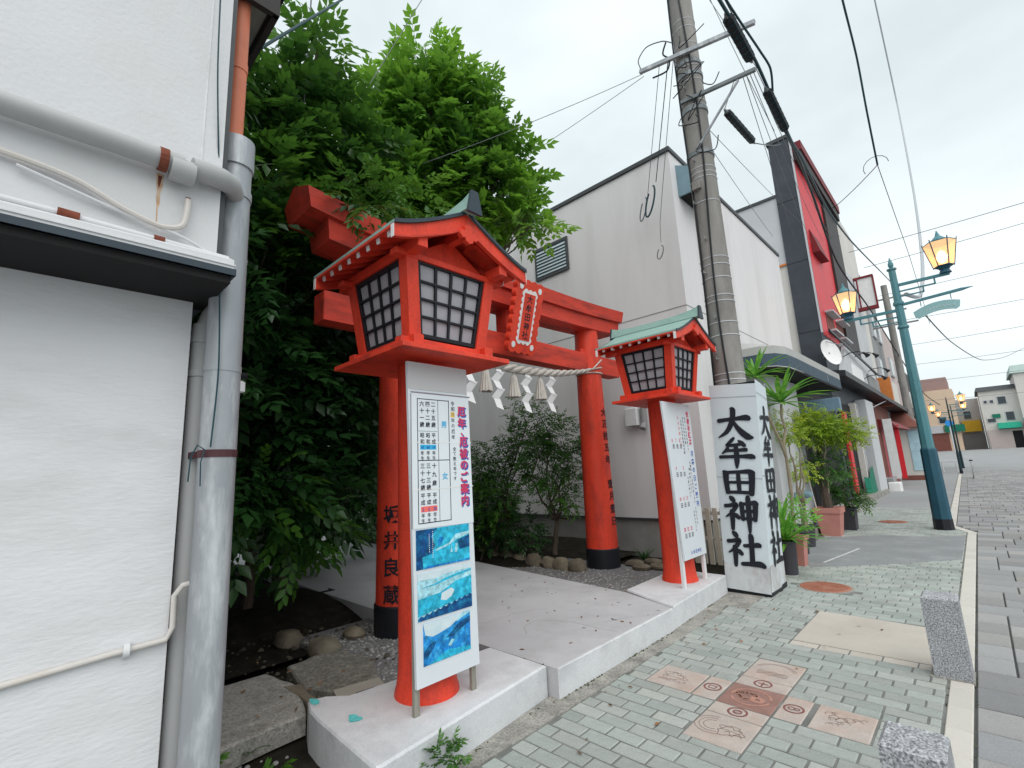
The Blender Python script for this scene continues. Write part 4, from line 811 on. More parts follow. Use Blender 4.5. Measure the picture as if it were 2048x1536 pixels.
part('upper_beam', loft([(-.25, 3.75), (.25, 3.75), (.27, 3.93), (0.0, 4.03), (-.27, 3.93)], ys, MB(), .22), RED_OLD, torii)
ys = [1.80+(6.70-1.80)*i/20 for i in range(21)]
part('lower_beam', loft([(-.19, 3.555), (.19, 3.555), (.205, 3.747), (-.205, 3.747)], ys, MB(), .12), RED_OLD, torii)
part('tie_beam', MB().bbox(TX-.105, TX+.105, 1.80, 6.78, 2.925, 3.205, .008), RED_OLD, torii)
part('centre_strut', MB().box(TX-.09, TX+.09, 4.17, 4.40, 3.206, 3.553), RED_OLD, torii)
for y in (TL, TR):
    for s in (-1, 1): part('wedge', MB().bbox(TX-.075, TX+.075, y+s*.22-.05, y+s*.22+.05, 3.207, 3.27, .006), RED, torii)
# plaque leaning forward from the strut
t = thing('shrine_plaque', 'scalloped red and white plaque reading 大牟田神社 on the torii', 'plaque', (-3.78, 4.2, 3.4))
pa = Vector((-3.86, 4.20, 2.93)); pu = (Vector((-3.62, 4.20, 3.78))-pa).normalized(); pr = Vector((0, 1, 0)); pn = pr.cross(pu)
def PQ(u, v, w): return tuple(pa+pr*u+pu*v+pn*w)
def scallop(w, h, n1, n2, a, r0=0):
    pts = []
    def side(p0, p1, k):
        d = Vector((p1[0]-p0[0], p1[1]-p0[1])); L_ = d.length; d.normalize(); nn = Vector((d.y, -d.x))
        for i in range(k*6): s = i/(k*6)*L_; b = abs(math.sin(PI*i/6))*a; pts.append((p0[0]+d.x*s+nn.x*b, p0[1]+d.y*s+nn.y*b))
    c = [(-w/2, -h/2), (w/2, -h/2), (w/2, h/2), (-w/2, h/2)]
    side(c[0], c[1], n1); side(c[1], c[2], n2); side(c[2], c[3], n1); side(c[3], c[0], n2)
    return pts
H0 = .88
def flat(poly, off, w0, w1, m_, name, par): return part(name, MB().prism([(x, y+H0/2) for x, y in poly], PQ, w0, w1), m_, par)
flat(scallop(.45, .86, 4, 8, .022), 0, -.045, .03, RED, 'backboard', t)
flat(scallop(.225, .63, 3, 8, .024), 0, .0305, .036, WHITE, 'white_border', t)
flat([(-.095, -.285), (.095, -.285), (.095, .285), (-.095, .285)], 0, .037, .043, RED, 'inner_panel', t)
mb = MB()
for sx in (-1, 1):
    for sy in (-1, 1): mb.prism([(sx*.165+.032*math.cos(k*PI/5), H0/2+sy*.355+.038*math.sin(k*PI/5)) for k in range(10)], PQ, .0305, .038)
part('corner_dot', mb, WHITE, t)
mb = MB()
for k, ch in enumerate('大牟田神社'): letter(mb, ch, PQ(0, H0/2+.22-.11*k, .0435), .105, pr, pu, .02)
part('lettering', mb, INK, t)
# sacred rope with tassels and paper streamers
rp = thing('shimenawa_rope', 'twisted straw rope strung between the torii pillars under the tie beam', 'rope', (-3.92, 4.3, 2.8))
pts = []
for i in range(61):
    t_ = i/60; y = 2.75+(5.86-2.75)*t_; z = 2.93-.20*math.sin(PI*min(1, t_*1.02))**.8; x = -3.93+.015*math.sin(PI*t_)
    pts.append(Vector((x, y, z)))
for k in range(3):
    hp = []; rr = []
    for i, p in enumerate(pts):
        t_ = i/60; th = .007+.021*math.sin(PI*t_)**.7; a = k*2*PI/3+i*.75
        hp.append((p.x+th*math.cos(a), p.y, p.z+th*math.sin(a))); rr.append(th*1.08)
    fine = []; fr = []
    for i in range(len(hp)-1):
        for q in range(3):
            u = q/3; t_ = (i+u)/60; p = pts[i].lerp(pts[i+1], u); th = .007+.021*math.sin(PI*t_)**.7; a = k*2*PI/3+(i+u)*.75
            fine.append((p.x+th*math.cos(a), p.y, p.z+th*math.sin(a))); fr.append(th*1.08)
    part('strand', MB().tube(fine, fr, 7), ROPE, rp, smooth=True)
mb = MB(); mb.tube([(TX+.20*math.cos(a), TR+.20*math.sin(a), 2.93+.13*(a+1.2)/3.2) for a in [-1.2+.2*i for i in range(22)]], .011, 7); mb.tube([(TX+.20*math.cos(a), TR+.20*math.sin(a), 2.90) for a in [-2.5+.2*i for i in range(24)]], .011, 7)
mb.tube([(-3.93, 5.86, 2.93), (-3.94, 6.0, 3.02), (-3.95, 6.15, 3.12)], .012, 7)
part('rope_end', mb, ROPE, rp)
def sagz(y): t_ = (y-2.75)/3.11; return 2.93-.20*math.sin(PI*min(1, t_*1.02))**.8
for y in (3.25, 3.66, 4.13, 4.62, 5.05)[1:4]:
    z = sagz(y)-.02; mb = MB(); mb.lathe(-3.915, y, [(.012, z-.06), (.014, z-.02)], 10); n = 26
    rows = [(z-.06, .014), (z-.09, .035), (z-.13, .042), (z-.20, .052), (z-.27, .066), (z-.335, .076)]
    o = len(mb.v)
    for zz, r in rows:
        for j in range(n): a = 2*PI*j/n; q = r*(1+(.10 if j % 2 else -.06)); mb.v.append((-3.915+q*math.cos(a), y+q*math.sin(a), zz+(random.uniform(-.008, .008) if zz == rows[-1][0] else 0)))
    for i in range(len(rows)-1):
        for j in range(n): mb.f.append((o+i*n+j, o+i*n+(j+1) % n, o+(i+1)*n+(j+1) % n, o+(i+1)*n+j))
    part('tassel', mb, ROPE, rp)
for y in (3.45, 3.88, 4.38, 4.86):
    z = sagz(y)-.02; mb = MB(); w = .10; cx = y; cz = z
    seq = [(0, 0), (.0, -.06), (-.055, -.16), (.0, -.26), (-.055, -.37), (-.01, -.49)]
    for q in range(5):
        a, b = seq[q], seq[q+1]; s = .02*(1 if q % 2 else -1)
        for sg in (1,):
            mb.add([(-3.9+s, cx+a[0]-w*.5*(.4 if q == 0 else 1), cz+a[1]), (-3.9+s+.01, cx+a[0]+w*.5*(.4 if q == 0 else 1), cz+a[1]-.012), (-3.9-s+.01, cx+b[0]+w*.5-.03, cz+b[1]-.03), (-3.9-s, cx+b[0]-w*.5-.03, cz+b[1])], [(0, 1, 2, 3)])
    part('paper_streamer', mb, SHIDE, rp)

# ================================================================ LANTERNS
LX, LY, LZ = -2.655, 1.89, .2
def make_lantern(label):
    t = thing('shrine_lantern', label, 'lantern', (LX, LY, LZ), 'red shrine lanterns on posts')
    X = lambda p: (LX+p[0], LY+p[1], LZ+p[2])
    def W(mb): mb.v = [X(p) for p in mb.v]; return mb
    part('post', W(MB().lathe(0, 0, [(.198, 0), (.196, .02), (.184, .06), (.176, .11), (.172, .2), (.165, 2.03)], 32)), RED, t, smooth=True)
    part('tray', W(MB().bbox(-.425, .425, -.43, .43, 2.032, 2.062, .004)), RED, t)
    for s in (-1, 1):
        part('base_rail', W(MB().bbox(s*.285-.035, s*.285+.035, -.375, .375, 2.063, 2.125, .004)), RED, t)
        part('base_rail', W(MB().bbox(-.375, .375, s*.285-.035, s*.285+.035, 2.070, 2.134, .004)), RED, t)
    zb, zt, hb, ht, pw = 2.13, 2.63, .285, .345, .042
    for sx in (-1, 1):
        for sy in (-1, 1):
            def c(h, z, i): x, y = sx*h, sy*h; return [(x-pw, y-pw, z), (x+pw, y-pw, z), (x+pw, y+pw, z), (x-pw, y+pw, z)]
            part('corner_post', W(MB().hexa(c(hb-.02, zb-.02, 0)+c(ht-.02, zt, 0))), RED, t)
    # four screens, each with frame, grid bars and sixteen paper panes
    for k in range(4):
        a = k*PI/2; ca, sa = round(math.cos(a)), round(math.sin(a))
        def S(u, v, w):   # u across 0..1, v up 0..1, w outward
            h = hb+(ht-hb)*v-.012+w; half = (hb-.055)+(ht-hb)*v; z = zb+.012+(zt-zb-.014)*v; uu = (u*2-1)*half
            return (ca*h-sa*uu, sa*h+ca*uu, z)
        def strip(mb, u0, u1, v0, v1, w0, w1): return mb.hexa([S(u0, v0, w0), S(u1, v0, w0), S(u1, v0, w1), S(u0, v0, w1), S(u0, v1, w0), S(u1, v1, w0), S(u1, v1, w1), S(u0, v1, w1)])
        mb = MB(); strip(mb, 0, .055, 0, 1, 0, .022); strip(mb, .945, 1, 0, 1, 0, .022); strip(mb, .055, .945, 0, .05, 0, .022); strip(mb, .055, .945, .95, 1, 0, .022)
        sc_ = part('screen_frame', W(mb), BLACK, t)
        for i in range(1, 4): mb = MB(); u = .055+.89*i/4; strip(mb, u-.016, u+.016, .05, .95, .004, .018); part('grid_bar', W(mb), BLACK, sc_)
        for i in range(1, 4): mb = MB(); v = .05+.9*i/4; strip(mb, .055, .945, v-.013, v+.013, .002, .020); part('grid_bar', W(mb), BLACK, sc_)
        for i in range(4):
            for j in range(4): mb = MB(); strip(mb, .06+.89*i/4, .05+.89*(i+1)/4, .052+.9*j/4, .048+.9*(j+1)/4, -.006, .001); part('pane', W(mb), PAPER, sc_)
    # head beams
    for s in (-1, 1):
        part('head_beam', W(MB().bbox(-.50, .50, s*.335-.035, s*.335+.035, 2.632, 2.70, .005)), RED, t)
        part('head_beam', W(MB().bbox(s*.335-.035, s*.335+.035, -.44, .44, 2.615, 2.655, .005)), RED, t)
    part('ridge_beam', W(MB().bbox(-.47, .47, -.03, .03, 2.80, 2.86, .005)), RED, t)
    part('gable_wall', W(MB().prism([(-.3, 2.66), (.3, 2.66), (.0, 2.84)], lambda u, v, w: (w, u, v), -.33, .33)), RED, t)
    # curved roof
    E0, A0, hw, N = 2.690, 2.955, .545, 14
    def rz(y): q = 1-abs(y)/hw; return E0+(A0-E0)*(q**1.25 if q > 0 else 0)+.012*(1-q)
    yy = [-hw+2*hw*i/(2*N) for i in range(2*N+1)]
    def shell(x0, x1, zoff0, zoff1, mb):
        for a, b in zip(yy, yy[1:]): mb.hexa([(x0, a, rz(a)+zoff0), (x1, a, rz(a)+zoff0), (x1, b, rz(b)+zoff0), (x0, b, rz(b)+zoff0), (x0, a, rz(a)+zoff1), (x1, a, rz(a)+zoff1), (x1, b, rz(b)+zoff1), (x0, b, rz(b)+zoff1)])
        return mb
    rf_ = part('roof', W(shell(-.52, .52, .004, .022, MB())), COPPER, t)
    part('eave_edge', W(shell(.5205, .53, .0, .024, MB())), DKEDGE, rf_); part('eave_edge', W(shell(-.53, -.5205, .0, .024, MB())), DKEDGE, rf_)
    part('underlay', W(shell(-.50, .50, -.012, .003, MB())), RED, rf_)
    for s in (-1, 1):
        mb = MB()
        for a, b in zip(yy, yy[1:]):
            dep = lambda y: .080+.03*(1-abs(y)/hw)
            x0, x1 = (s*.49, s*.515)
            mb.hexa([(x0, a, rz(a)-dep(a)), (x1, a, rz(a)-dep(a)), (x1, b, rz(b)-dep(b)), (x0, b, rz(b)-dep(b)), (x0, a, rz(a)-.001), (x1, a, rz(a)-.001), (x1, b, rz(b)-.001), (x0, b, rz(b)-.001)])
        part('bargeboard', W(mb), RED, rf_)
        mb = MB()
        for a, b in zip(yy, yy[1:]):
            d = lambda y: .080+.03*(1-abs(y)/hw)
            mb.hexa([(s*.5155, a, rz(a)-d(a)+.0), (s*.519, a, rz(a)-d(a)+.0), (s*.519, b, rz(b)-d(b)), (s*.5155, b, rz(b)-d(b)), (s*.5155, a, rz(a)-d(a)+.012), (s*.519, a, rz(a)-d(a)+.012), (s*.519, b, rz(b)-d(b)+.012), (s*.5155, b, rz(b)-d(b)+.012)])
        part('board_moulding', W(mb), RED_OLD, rf_)
        for e in (-1, 1): part('white_board_end', W(MB().box(min(s*.488, s*.518), max(s*.488, s*.518), min(e*(hw+.0005), e*(hw+.004)), max(e*(hw+.0005), e*(hw+.004)), E0-.070, E0+.008)), WHITE, rf_)
        # cloud-shaped pendant
        cp = [(0, 2.88), (.04, 2.855), (.034, 2.825), (.064, 2.825), (.078, 2.797), (.055, 2.772), (.034, 2.778), (.028, 2.757), (0, 2.742)]; cp = cp+[(-u, v) for u, v in cp[-2:0:-1]]
        part('gable_pendant', W(MB().prism(cp, lambda u, v, w: (w, u, v), min(s*.50, s*.535), max(s*.50, s*.535))), RED, rf_)
    for e in (-1, 1):
        for k in range(8):
            x = -.42+.12*k; ra = (x, e*.15, rz(.15)-.035); rb_ = (x, e*(hw-.03), rz(hw-.03)-.028)
            r_ = part('rafter', W(MB().beam(ra, rb_, .028, .03)), RED, rf_)
            part('white_tip', W(MB().beam((x, e*(hw-.031), rz(hw-.031)-.028), (x, e*(hw-.024), rz(hw-.024)-.0275), .030, .032)), WHITE, rf_)
    # ridge: tapered copper box with flared ends
    xs = [-.58, -.50, -.3, 0, .3, .50, .58]; fl = [.05, .025, .005, 0, .005, .025, .05]; mb = MB()
    for (x0, f0), (x1, f1) in zip(zip(xs, fl), zip(xs[1:], fl[1:])):
        q = lambda x, f: [(x, -.055, 2.952), (x, .055, 2.952), (x, .022, 3.03+f), (x, -.022, 3.03+f)]
        a, b = q(x0, f0), q(x1, f1); mb.add(a+b, [(0, 1, 5, 4), (1, 2, 6, 5), (2, 3, 7, 6), (3, 0, 4, 7)]+([(3, 2, 1, 0)] if x0 == xs[0] else [])+([(4, 5, 6, 7)] if x1 == xs[-1] else []))
    rg = part('ridge', W(mb), COPPER, rf_)
    for s in (-1, 1):
        part('ridge_end', W(MB().hexa([(s*.581, -.062, 2.93), (s*.60, -.062, 2.93), (s*.60, .062, 2.93), (s*.581, .062, 2.93), (s*.581, -.028, 3.085), (s*.60, -.028, 3.085), (s*.60, .028, 3.085), (s*.581, .028, 3.085)])), DKEDGE, rf_)
    return t
lan = make_lantern('near red lantern on a round post behind the notice board with blue pictures')
copy_tree(lan, None, (-2.645, 5.36, .2), 'far red lantern on a round post beside the wrapped pillar sign')

# ================================================================ NOTICE BOARDS
nb1 = thing('notice_board', 'tall white notice board with unlucky-year table and three blue pictures', 'notice board', (-2.42, 1.85, .2))
part('panel', MB().hexa([(-2.425, 1.645, .345), (-2.405, 1.645, .345), (-2.405, 2.105, .345), (-2.425, 2.105, .345), (-2.425, 1.60, 2.19), (-2.405, 1.60, 2.19), (-2.405, 2.068, 2.19), (-2.425, 2.068, 2.19)]), BOARD, nb1)
part('grey_top_panel', MB().hexa([(-2.4045, 1.606, 2.02), (-2.4025, 1.606, 2.02), (-2.4025, 2.066, 2.02), (-2.4045, 2.066, 2.02), (-2.4045, 1.601, 2.185), (-2.4025, 1.601, 2.185), (-2.4025, 2.067, 2.185), (-2.4045, 2.067, 2.185)]), BOARDG, nb1)
part('leg', MB().box(-2.452, -2.43, 1.645, 1.68, .2, 2.0), LEGW, nb1); part('leg', MB().box(-2.452, -2.43, 2.06, 2.095, .2, 2.0), LEGW, nb1)
ps = part('poster', MB().hexa([(-2.4045, 1.63, 1.196), (-2.4015, 1.63, 1.196), (-2.4015, 2.090, 1.186), (-2.4045, 2.090, 1.186), (-2.4045, 1.616, 2.0), (-2.4015, 1.616, 2.0), (-2.4015, 2.078, 2.008), (-2.4045, 2.078, 2.008)]), mat('poster_paper', (.70, .75, .79), .45, .02), nb1)
part('tape_line', MB().box(-2.401, -2.3995, 1.62, 2.09, 1.997, 2.005).box(-2.401, -2.4, 1.618, 1.624, 1.2, 1.99), mat('tape_grey', (.25, .22, .25), .5), ps)
part('paper_seam', MB().box(-2.4013, -2.4004, 1.616, 2.09, 1.694, 1.70), WHITE, ps); part('paper_seam', MB().box(-2.4013, -2.4004, 1.62, 2.095, 1.414, 1.42), WHITE, ps)
XT = -2.4008; Rt = (0, 1, 0); U = (0, 0, 1)
def bars(lst, x=-2.4012, w=.004):
    mb = MB()
    for (y0, z0, y1, z1) in lst: mb.box(x-.0003, x+.0003, min(y0, y1)-w/2, max(y0, y1)+w/2, min(z0, z1)-w/2, max(z0, z1)+w/2)
    return mb
part('table_rules', bars([(1.668, 1.225, 1.668, 1.963), (1.908, 1.222, 1.908, 1.965), (1.668, 1.963, 1.908, 1.963), (1.668, 1.222, 1.908, 1.222), (1.668, 1.588, 1.908, 1.588)], w=.005), INK, ps)
part('thin_rules', bars([(1.822, 1.225, 1.822, 1.963)], x=-2.4011, w=.003).add(bars([(1.675, 1.765, 1.815, 1.765)], x=-2.4009, w=.0018).v, [(0, 3, 2, 1), (4, 5, 6, 7), (0, 1, 5, 4), (1, 2, 6, 5), (2, 3, 7, 6), (3, 0, 4, 7)]), INK, ps)
mb = MB()
for ytop, cols in ((1.950, ('六十一歳', '四十二歳', '二十五歳')), (1.572, ('三十七歳', '三十三歳', '十九歳'))):
    for c, s in enumerate(cols): vtext(mb, s, (XT, 1.700+.043*c, ytop), .034, .0425 if len(s) == 4 else .052, bold=.018)
for ytop, cols in ((1.755, ('昭和', '昭和', '平成')), (1.395, ('平成', '平成', '平成'))):
    for c, s in enumerate(cols): vtext(mb, s, (XT, 1.700+.043*c, ytop), .032, .038, bold=.012)
for ytop in (1.656, 1.290):
    for c in range(3): vtext(mb, '年生', (XT, 1.700+.043*c, ytop-.01), .027, .031, bold=.01)
vtext(mb, '令和', (XT, 1.941, 1.965), .032, .036, bold=.01); vtext(mb, '年の厄年', (XT, 1.941, 1.855), .030, .036, bold=.008); vtext(mb, '全て数え年です', (XT, 1.948, 1.67), .027, .031, bold=.008)
part('lettering', mb, INK, ps)
part('highlight', MB().box(XT-.0006, XT-.0002, 1.925, 1.957, 1.86, 1.893), TXY, ps)
part('highlight', MB().box(XT-.0006, XT-.0002, 1.685, 1.804, 1.653, 1.682), TXC, ps); part('highlight', MB().box(XT-.0006, XT-.0002, 1.685, 1.804, 1.285, 1.318), TXS, ps)
mb = MB(); letter(mb, '八', (XT+.001, 1.941, 1.877), .026, Rt, U, .015)
for c, (a, b) in enumerate((('41', '2'), ('60', '6'), ('14', '20'))):
    letter(mb, a, (XT+.001, 1.700+.043*c, 1.667), .026, Rt, U, .01, .9); letter(mb, b, (XT+.001, 1.700+.043*c, 1.30), .026, Rt, U, .01, .9)
part('number_lettering', mb, TXB, ps)
mb = MB(); letter(mb, '男', (XT, 1.866, 1.81), .045, Rt, U, .02); letter(mb, '女', (XT, 1.868, 1.49), .045, Rt, U, .02); part('heading_lettering', mb, TXC, ps)
m1 = MB(); m2 = MB(); z = 1.90
for ch in '厄年、厄祓のご案内':
    s = .068; st = .074
    if ch == '、': s, st = .06, .05
    yo = 2.012 if z > 1.75 else 2.022
    letter(m2, ch, (XT, yo+.008, z-.007), s*1.04, Rt, U, .045); letter(m1, ch, (XT+.0012, yo, z), s, Rt, U, .03); z -= st
part('title_shadow', m2, TXB, ps); part('title_lettering', m1, TXR, ps)
# three cyan duotone pictures, flat prints built up from tinted shapes
CY = [mat('cyan_%s' % n_, c, .35, v, sc_, dirt=d, dscale=ds, damt=da) for n_, c, v, sc_, d, ds, da in (
    ('mid', (.02, .38, .58), .45, 30, (.06, .60, .78), 22, .8), ('deep', (.005, .06, .20), .5, 30, (.015, .30, .50), 25, .7), ('pale', (.38, .66, .74), .35, 35, (.05, .42, .58), 28, .85), ('white', (.60, .70, .74), .06, 20, (.35, .6, .72), 12, .5), ('blue', (.01, .20, .55), .5, 30, (.08, .50, .78), 24, .85))]
CY_N = ('mid', 'deep', 'pale', 'white', 'blue')
def picture(y0, y1, z0, z1, bgm, shapes):
    o = part('picture_print', MB().box(-2.4045, -2.4025, y0, y1, z0, z1), bgm, nb1)
    for q, (mm, poly) in enumerate(shapes):
        part('picture_shape', MB().prism([(y0+(y1-y0)*u, z0+(z1-z0)*v) for u, v in poly], lambda u, v, w: (w, u, v), -2.4025+.0001*q, -2.4023+.0003*q+.0003), mm, o)
R = random.Random(4)
picture(1.648, 2.050, .966, 1.186, CY[0], [(CY[1], [(0, 0), (.12, 0), (.10, .3), (.28, .35), (.33, .55), (.27, .8), (.38, 1), (0, 1)]), (CY[2], [(.33, .44), (.6, .56), (.72, .76), (1, .80), (1, .72), (.75, .62), (.6, .50), (.35, .40)]), (CY[1], [(.76, .60), (1, .69), (1, .36), (.80, .34)]), (CY[4], [(.40, .52), (.47, .62), (.50, .72), (.44, .76), (.38, .66)]), (CY[2], [(.62, .3), (.64, .5), (.66, .3)]), (CY[2], [(.70, .28), (.72, .52), (.76, .5), (.75, .28)]), (CY[4], [(.12, 0), (1, .0), (1, .04), (.2, .06)])])
picture(1.656, 2.056, .690, .944, CY[2], [(CY[3], [(0, 1), (0, .86), (.3, .84), (.6, .90), (1, .9), (1, 1)]), (CY[0], [(0, .68), (.3, .72), (.5, .80), (.7, .84), (1, .88), (1, .84), (.6, .77), (.3, .69)]), (CY[0], [(0, .1), (1, .30), (1, .72), (.7, .68), (.4, .5), (0, .46)]), (CY[3], [(.40, .34), (.42, .48), (.60, .55), (.66, .48), (.60, .36), (.5, .30)]), (CY[1], [(0, 0), (1, .0), (1, .28)]+[(1-.05*i, .28-.012*i+(.05 if i % 2 else 0)) for i in range(1, 20)]+[(0, .06)])])
picture(1.690, 2.036, .450, .671, CY[4], [(CY[3], [(0, 1), (.04, .72), (.18, .64), (.30, .66), (.42, .70), (.55, .74), (.68, .84), (.8, .96), (.84, 1)]), (CY[2], [(.84, 1), (.8, .96), (.68, .84), (.72, .82), (.86, .9), (1, .96), (1, 1)]), (CY[1], [(.45, .5), (.6, .62), (.75, .78), (1, .86), (1, .72), (.8, .62), (.6, .48)]), (CY[0], [(0, 0), (.12, 0), (.3, .12), (.5, .2), (.7, .16), (1, .1), (1, 0)]), (CY[2], [(.5, .3), (.58, .42), (.64, .4), (.56, .26)]), (CY[1], [(.0, .3), (.1, .46), (.25, .5), (.2, .36), (.08, .2), (0, .16)])])
mb = MB()
for q in range(13): mb.box(-2.4015, -2.4005, 1.763, 1.767, 1.165-.012*q, 1.171-.012*q)
for q in range(9): mb.box(-2.4015, -2.4005, 1.738, 1.742, 1.150-.012*q, 1.156-.012*q)
part('caption_marks', mb, WHITE, nb1)
# right-hand notice
nb2 = thing('notice_board', 'tall white notice board with festival dates beneath the far lantern', 'notice board', (-2.42, 5.3, .2))
def Q2(u, v, w):   # u 0..1 across, v 0..1 up
    y0 = 5.02-.16*v; y1 = 5.575-.02*v; return Vector((-2.42+w+.0*v, y0+(y1-y0)*u, .475+1.70*v))
part('panel', MB().hexa([Q2(0, 0, 0), Q2(0, 0, .02), Q2(1, 0, .02), Q2(1, 0, 0), Q2(0, 1, 0), Q2(0, 1, .02), Q2(1, 1, .02), Q2(1, 1, 0)]), BOARD, nb2)
part('leg', MB().box(-2.455, -2.425, 5.00, 5.05, .2, 2.0), LEGWH, nb2); part('leg', MB().box(-2.455, -2.425, 5.535, 5.585, .2, 2.0), LEGWH, nb2)
def vt2(mb, s, u, v, size, pitch, bold=.01):
    for k, ch in enumerate(s):
        if ch != ' ': letter(mb, ch, Q2(u, v-pitch*k, .0206), size, Rt, U, bold)
mr = MB(); mk = MB(); mu_ = MB(); mp_ = MB()
vt2(mr, '安産祈願祭', .88, .93, .075, .048, .03); vt2(mu_, '月祭の日ご案内', .88, .66, .07, .055, .02)
for k, (s, u, v) in enumerate((('毎月一日は月次祭です', .76, .90), ('家内安全商売繁盛', .68, .90), ('交通安全厄除開運祈願', .60, .88), ('社務所にてお受け致します', .76, .60), ('御参列ください', .68, .55), ('午前十時より', .60, .5), ('どなたでも', .76, .3), ('お参り下さい', .67, .28))): vt2(mk, s, u, v, .032, .0235, .005)
vt2(mp_, '安産祈願の日', .50, .90, .04, .035, .0)
for (v, ns_, ks) in ((.73, '876', '月月月'), (.55, '4 5', '日日日'), (.355, ('18', '11', '17'), '日日日'), (.165, ('28', '22', '25'), '日日日')):
    for k in range(3):
        u = .18+.14*k
        if ns_[k] != ' ': letter(mr, ns_[k], Q2(u, v+.018, .0206), .055, Rt, U, .02, .8)
        letter(mk, ks[k], Q2(u+.02, v-.022, .0206), .055, Rt, U, .02)
for k, ch in enumerate('大牟田神社'): letter(mu_, ch, Q2(.34+.10*k, .035, .0206), .045, Rt, U, .01)
part('red_lettering', mr, TXR, nb2); part('black_lettering', mk, INK, nb2); part('blue_lettering', mu_, TXB, nb2); part('pink_lettering', mp_, TXS, nb2)

# ================================================================ WRAPPED PILLAR SIGN
ws = thing('pillar_sign', 'white sheet-metal pillar sign reading 大牟田神社 round the utility pole foot', 'sign', (-2.1, 6.2, 0))
bot = [(-2.345, 5.885), (-1.865, 5.895), (-1.885, 6.50), (-2.36, 6.50)]; topc = [(-2.268, 5.90), (-1.735, 5.91), (-1.79, 6.48), (-2.29, 6.48)]
def face(i, u, v, w=0.0):
    j = (i+1) % 4; a = Vector((*bot[i], .06)).lerp(Vector((*bot[j], .04)), u); b = Vector((*topc[i], 2.42)).lerp(Vector((*topc[j], 2.37)), u)
    p = a.lerp(b, v); n = (Vector((*bot[j], 0))-Vector((*bot[i], 0))).cross(Vector((0, 0, 1))).normalized(); bul = .012*math.sin(PI*u)*(.4+.6*math.sin(PI*v)); return p+n*(w+bul)
for i in range(4):
    mb = MB(); NU, NV = 8, 16
    for v in range(NV+1):
        for u in range(NU+1): mb.v.append(tuple(face(i, u/NU, v/NV)))
    for v in range(NV):
        for u in range(NU): o = v*(NU+1)+u; mb.f.append((o, o+1, o+NU+2, o+NU+1))
    part('sheet', mb, SIGNP, ws, smooth=True)
    mb = MB(); mb.hexa([face(i, .0, .0, .002), face(i, 1, 0, .002), face(i, 1, 0, .006), face(i, 0, 0, .006), face(i, 0, .135, .002), face(i, 1, .135, .002), face(i, 1, .135, .006), face(i, 0, .135, .006)]); 
    mb = MB()
    for u in range(NU+1): 
        for v in (-.004, .03, .07, .115): mb.v.append(tuple(face(i, u/NU, v, .004)))
    for u in range(NU):
        for v in range(3): o = u*4+v; mb.f.append((o, o+4, o+5, o+1))
    part('foot_sheet', mb, GRIME, ws, smooth=True)
    for vv in (.53, .935):
        mb = MB()
        for u in range(NU+1): mb.v += [tuple(face(i, u/NU, vv-.002, .003)), tuple(face(i, u/NU, vv+.002, .003))]
        for u in range(NU): mb.f.append((2*u, 2*u+2, 2*u+3, 2*u+1))
        part('seam', mb, mat('seam_grey_line', (.38, .42, .45), .6), ws)  # thin grey line along each sheet seam
part('dark_base', MB().box(-2.36, -1.87, 5.90, 6.50, -.02, .055), BLACK, ws); part('cap', MB().add([(p[0], p[1], 2.40) for p in topc], [(0, 1, 2, 3)]), SIGNP, ws)
for i in (0, 1):
    mb = MB(); wd = (.485, .60)[i]
    for k, ch in enumerate('大牟田神社'):
        v0 = (.80, .655, .51, .36, .19)[k]; c = face(i, .5 if i == 0 else .5, v0)
        r = (face(i, .9, v0)-face(i, .1, v0)).normalized(); u_ = (face(i, .5, v0+.05)-face(i, .5, v0-.05)).normalized()
        n = r.cross(u_); sw = .40 if i == 0 else .46; sh = (.37, .345, .31, .38, .385)[k]
        brush(mb, ch, lambda a, b, l: c+r*(a*sw)+u_*(b*sh)+n*(.008+l))
    part('lettering', mb, INK, ws)
# ================================================================ UTILITY POLE
PX, PY = -2.10, 6.18
up_ = thing('utility_pole', 'leaning-looking concrete utility pole with steel arms rising from the wrapped sign', 'utility pole', (PX, PY, 0))
part('shaft', MB().lathe(PX, PY, [(.195, 0), (.18, 2.4), (.172, 4.5), (.16, 7), (.15, 10.5)], 28), POLEC, up_, smooth=True)
def rad(z): return .195-.0045*z
for z in (2.48, 2.56, 3.05, 3.22, 3.5, 3.58, 3.82, 4.0, 4.1, 4.9, 5.25, 5.32, 5.40, 6.35, 6.42, 6.75, 6.98, 7.35, 7.62, 7.75): part('band', MB().lathe(PX, PY, [(rad(z)+.001, z-.006), (rad(z)+.004, z), (rad(z)+.001, z+.006)], 24), PALEW, up_)
DST = mat('dull_steel', (.20, .22, .23), .5, metal=.5)
for z in (5.62, 6.30, 6.86, 7.05): part('steel_collar', MB().lathe(PX, PY, [(rad(z)+.003, z-.03), (rad(z)+.010, z-.03), (rad(z)+.010, z+.03), (rad(z)+.003, z+.03)], 24), DST, up_)
for z in (8.2, 8.7, 9.2): part('band', MB().lathe(PX, PY, [(rad(z)+.001, z-.012), (rad(z)+.003, z), (rad(z)+.001, z+.012)], 24), DST, up_)
part('cross_arm', MB().beam((-2.74, PY-.19, 7.32), (-1.16, PY-.19, 6.95), .05, .055), STEEL, up_)
part('cross_arm', MB().beam((-2.20, PY-.175, 6.45), (-1.24, PY-.175, 6.32), .045, .045), DST, up_)
part('brace', MB().tube([(-2.06, PY-.18, 5.66), (-1.45, PY-.18, 6.30)], .017, 8), STEEL, up_)
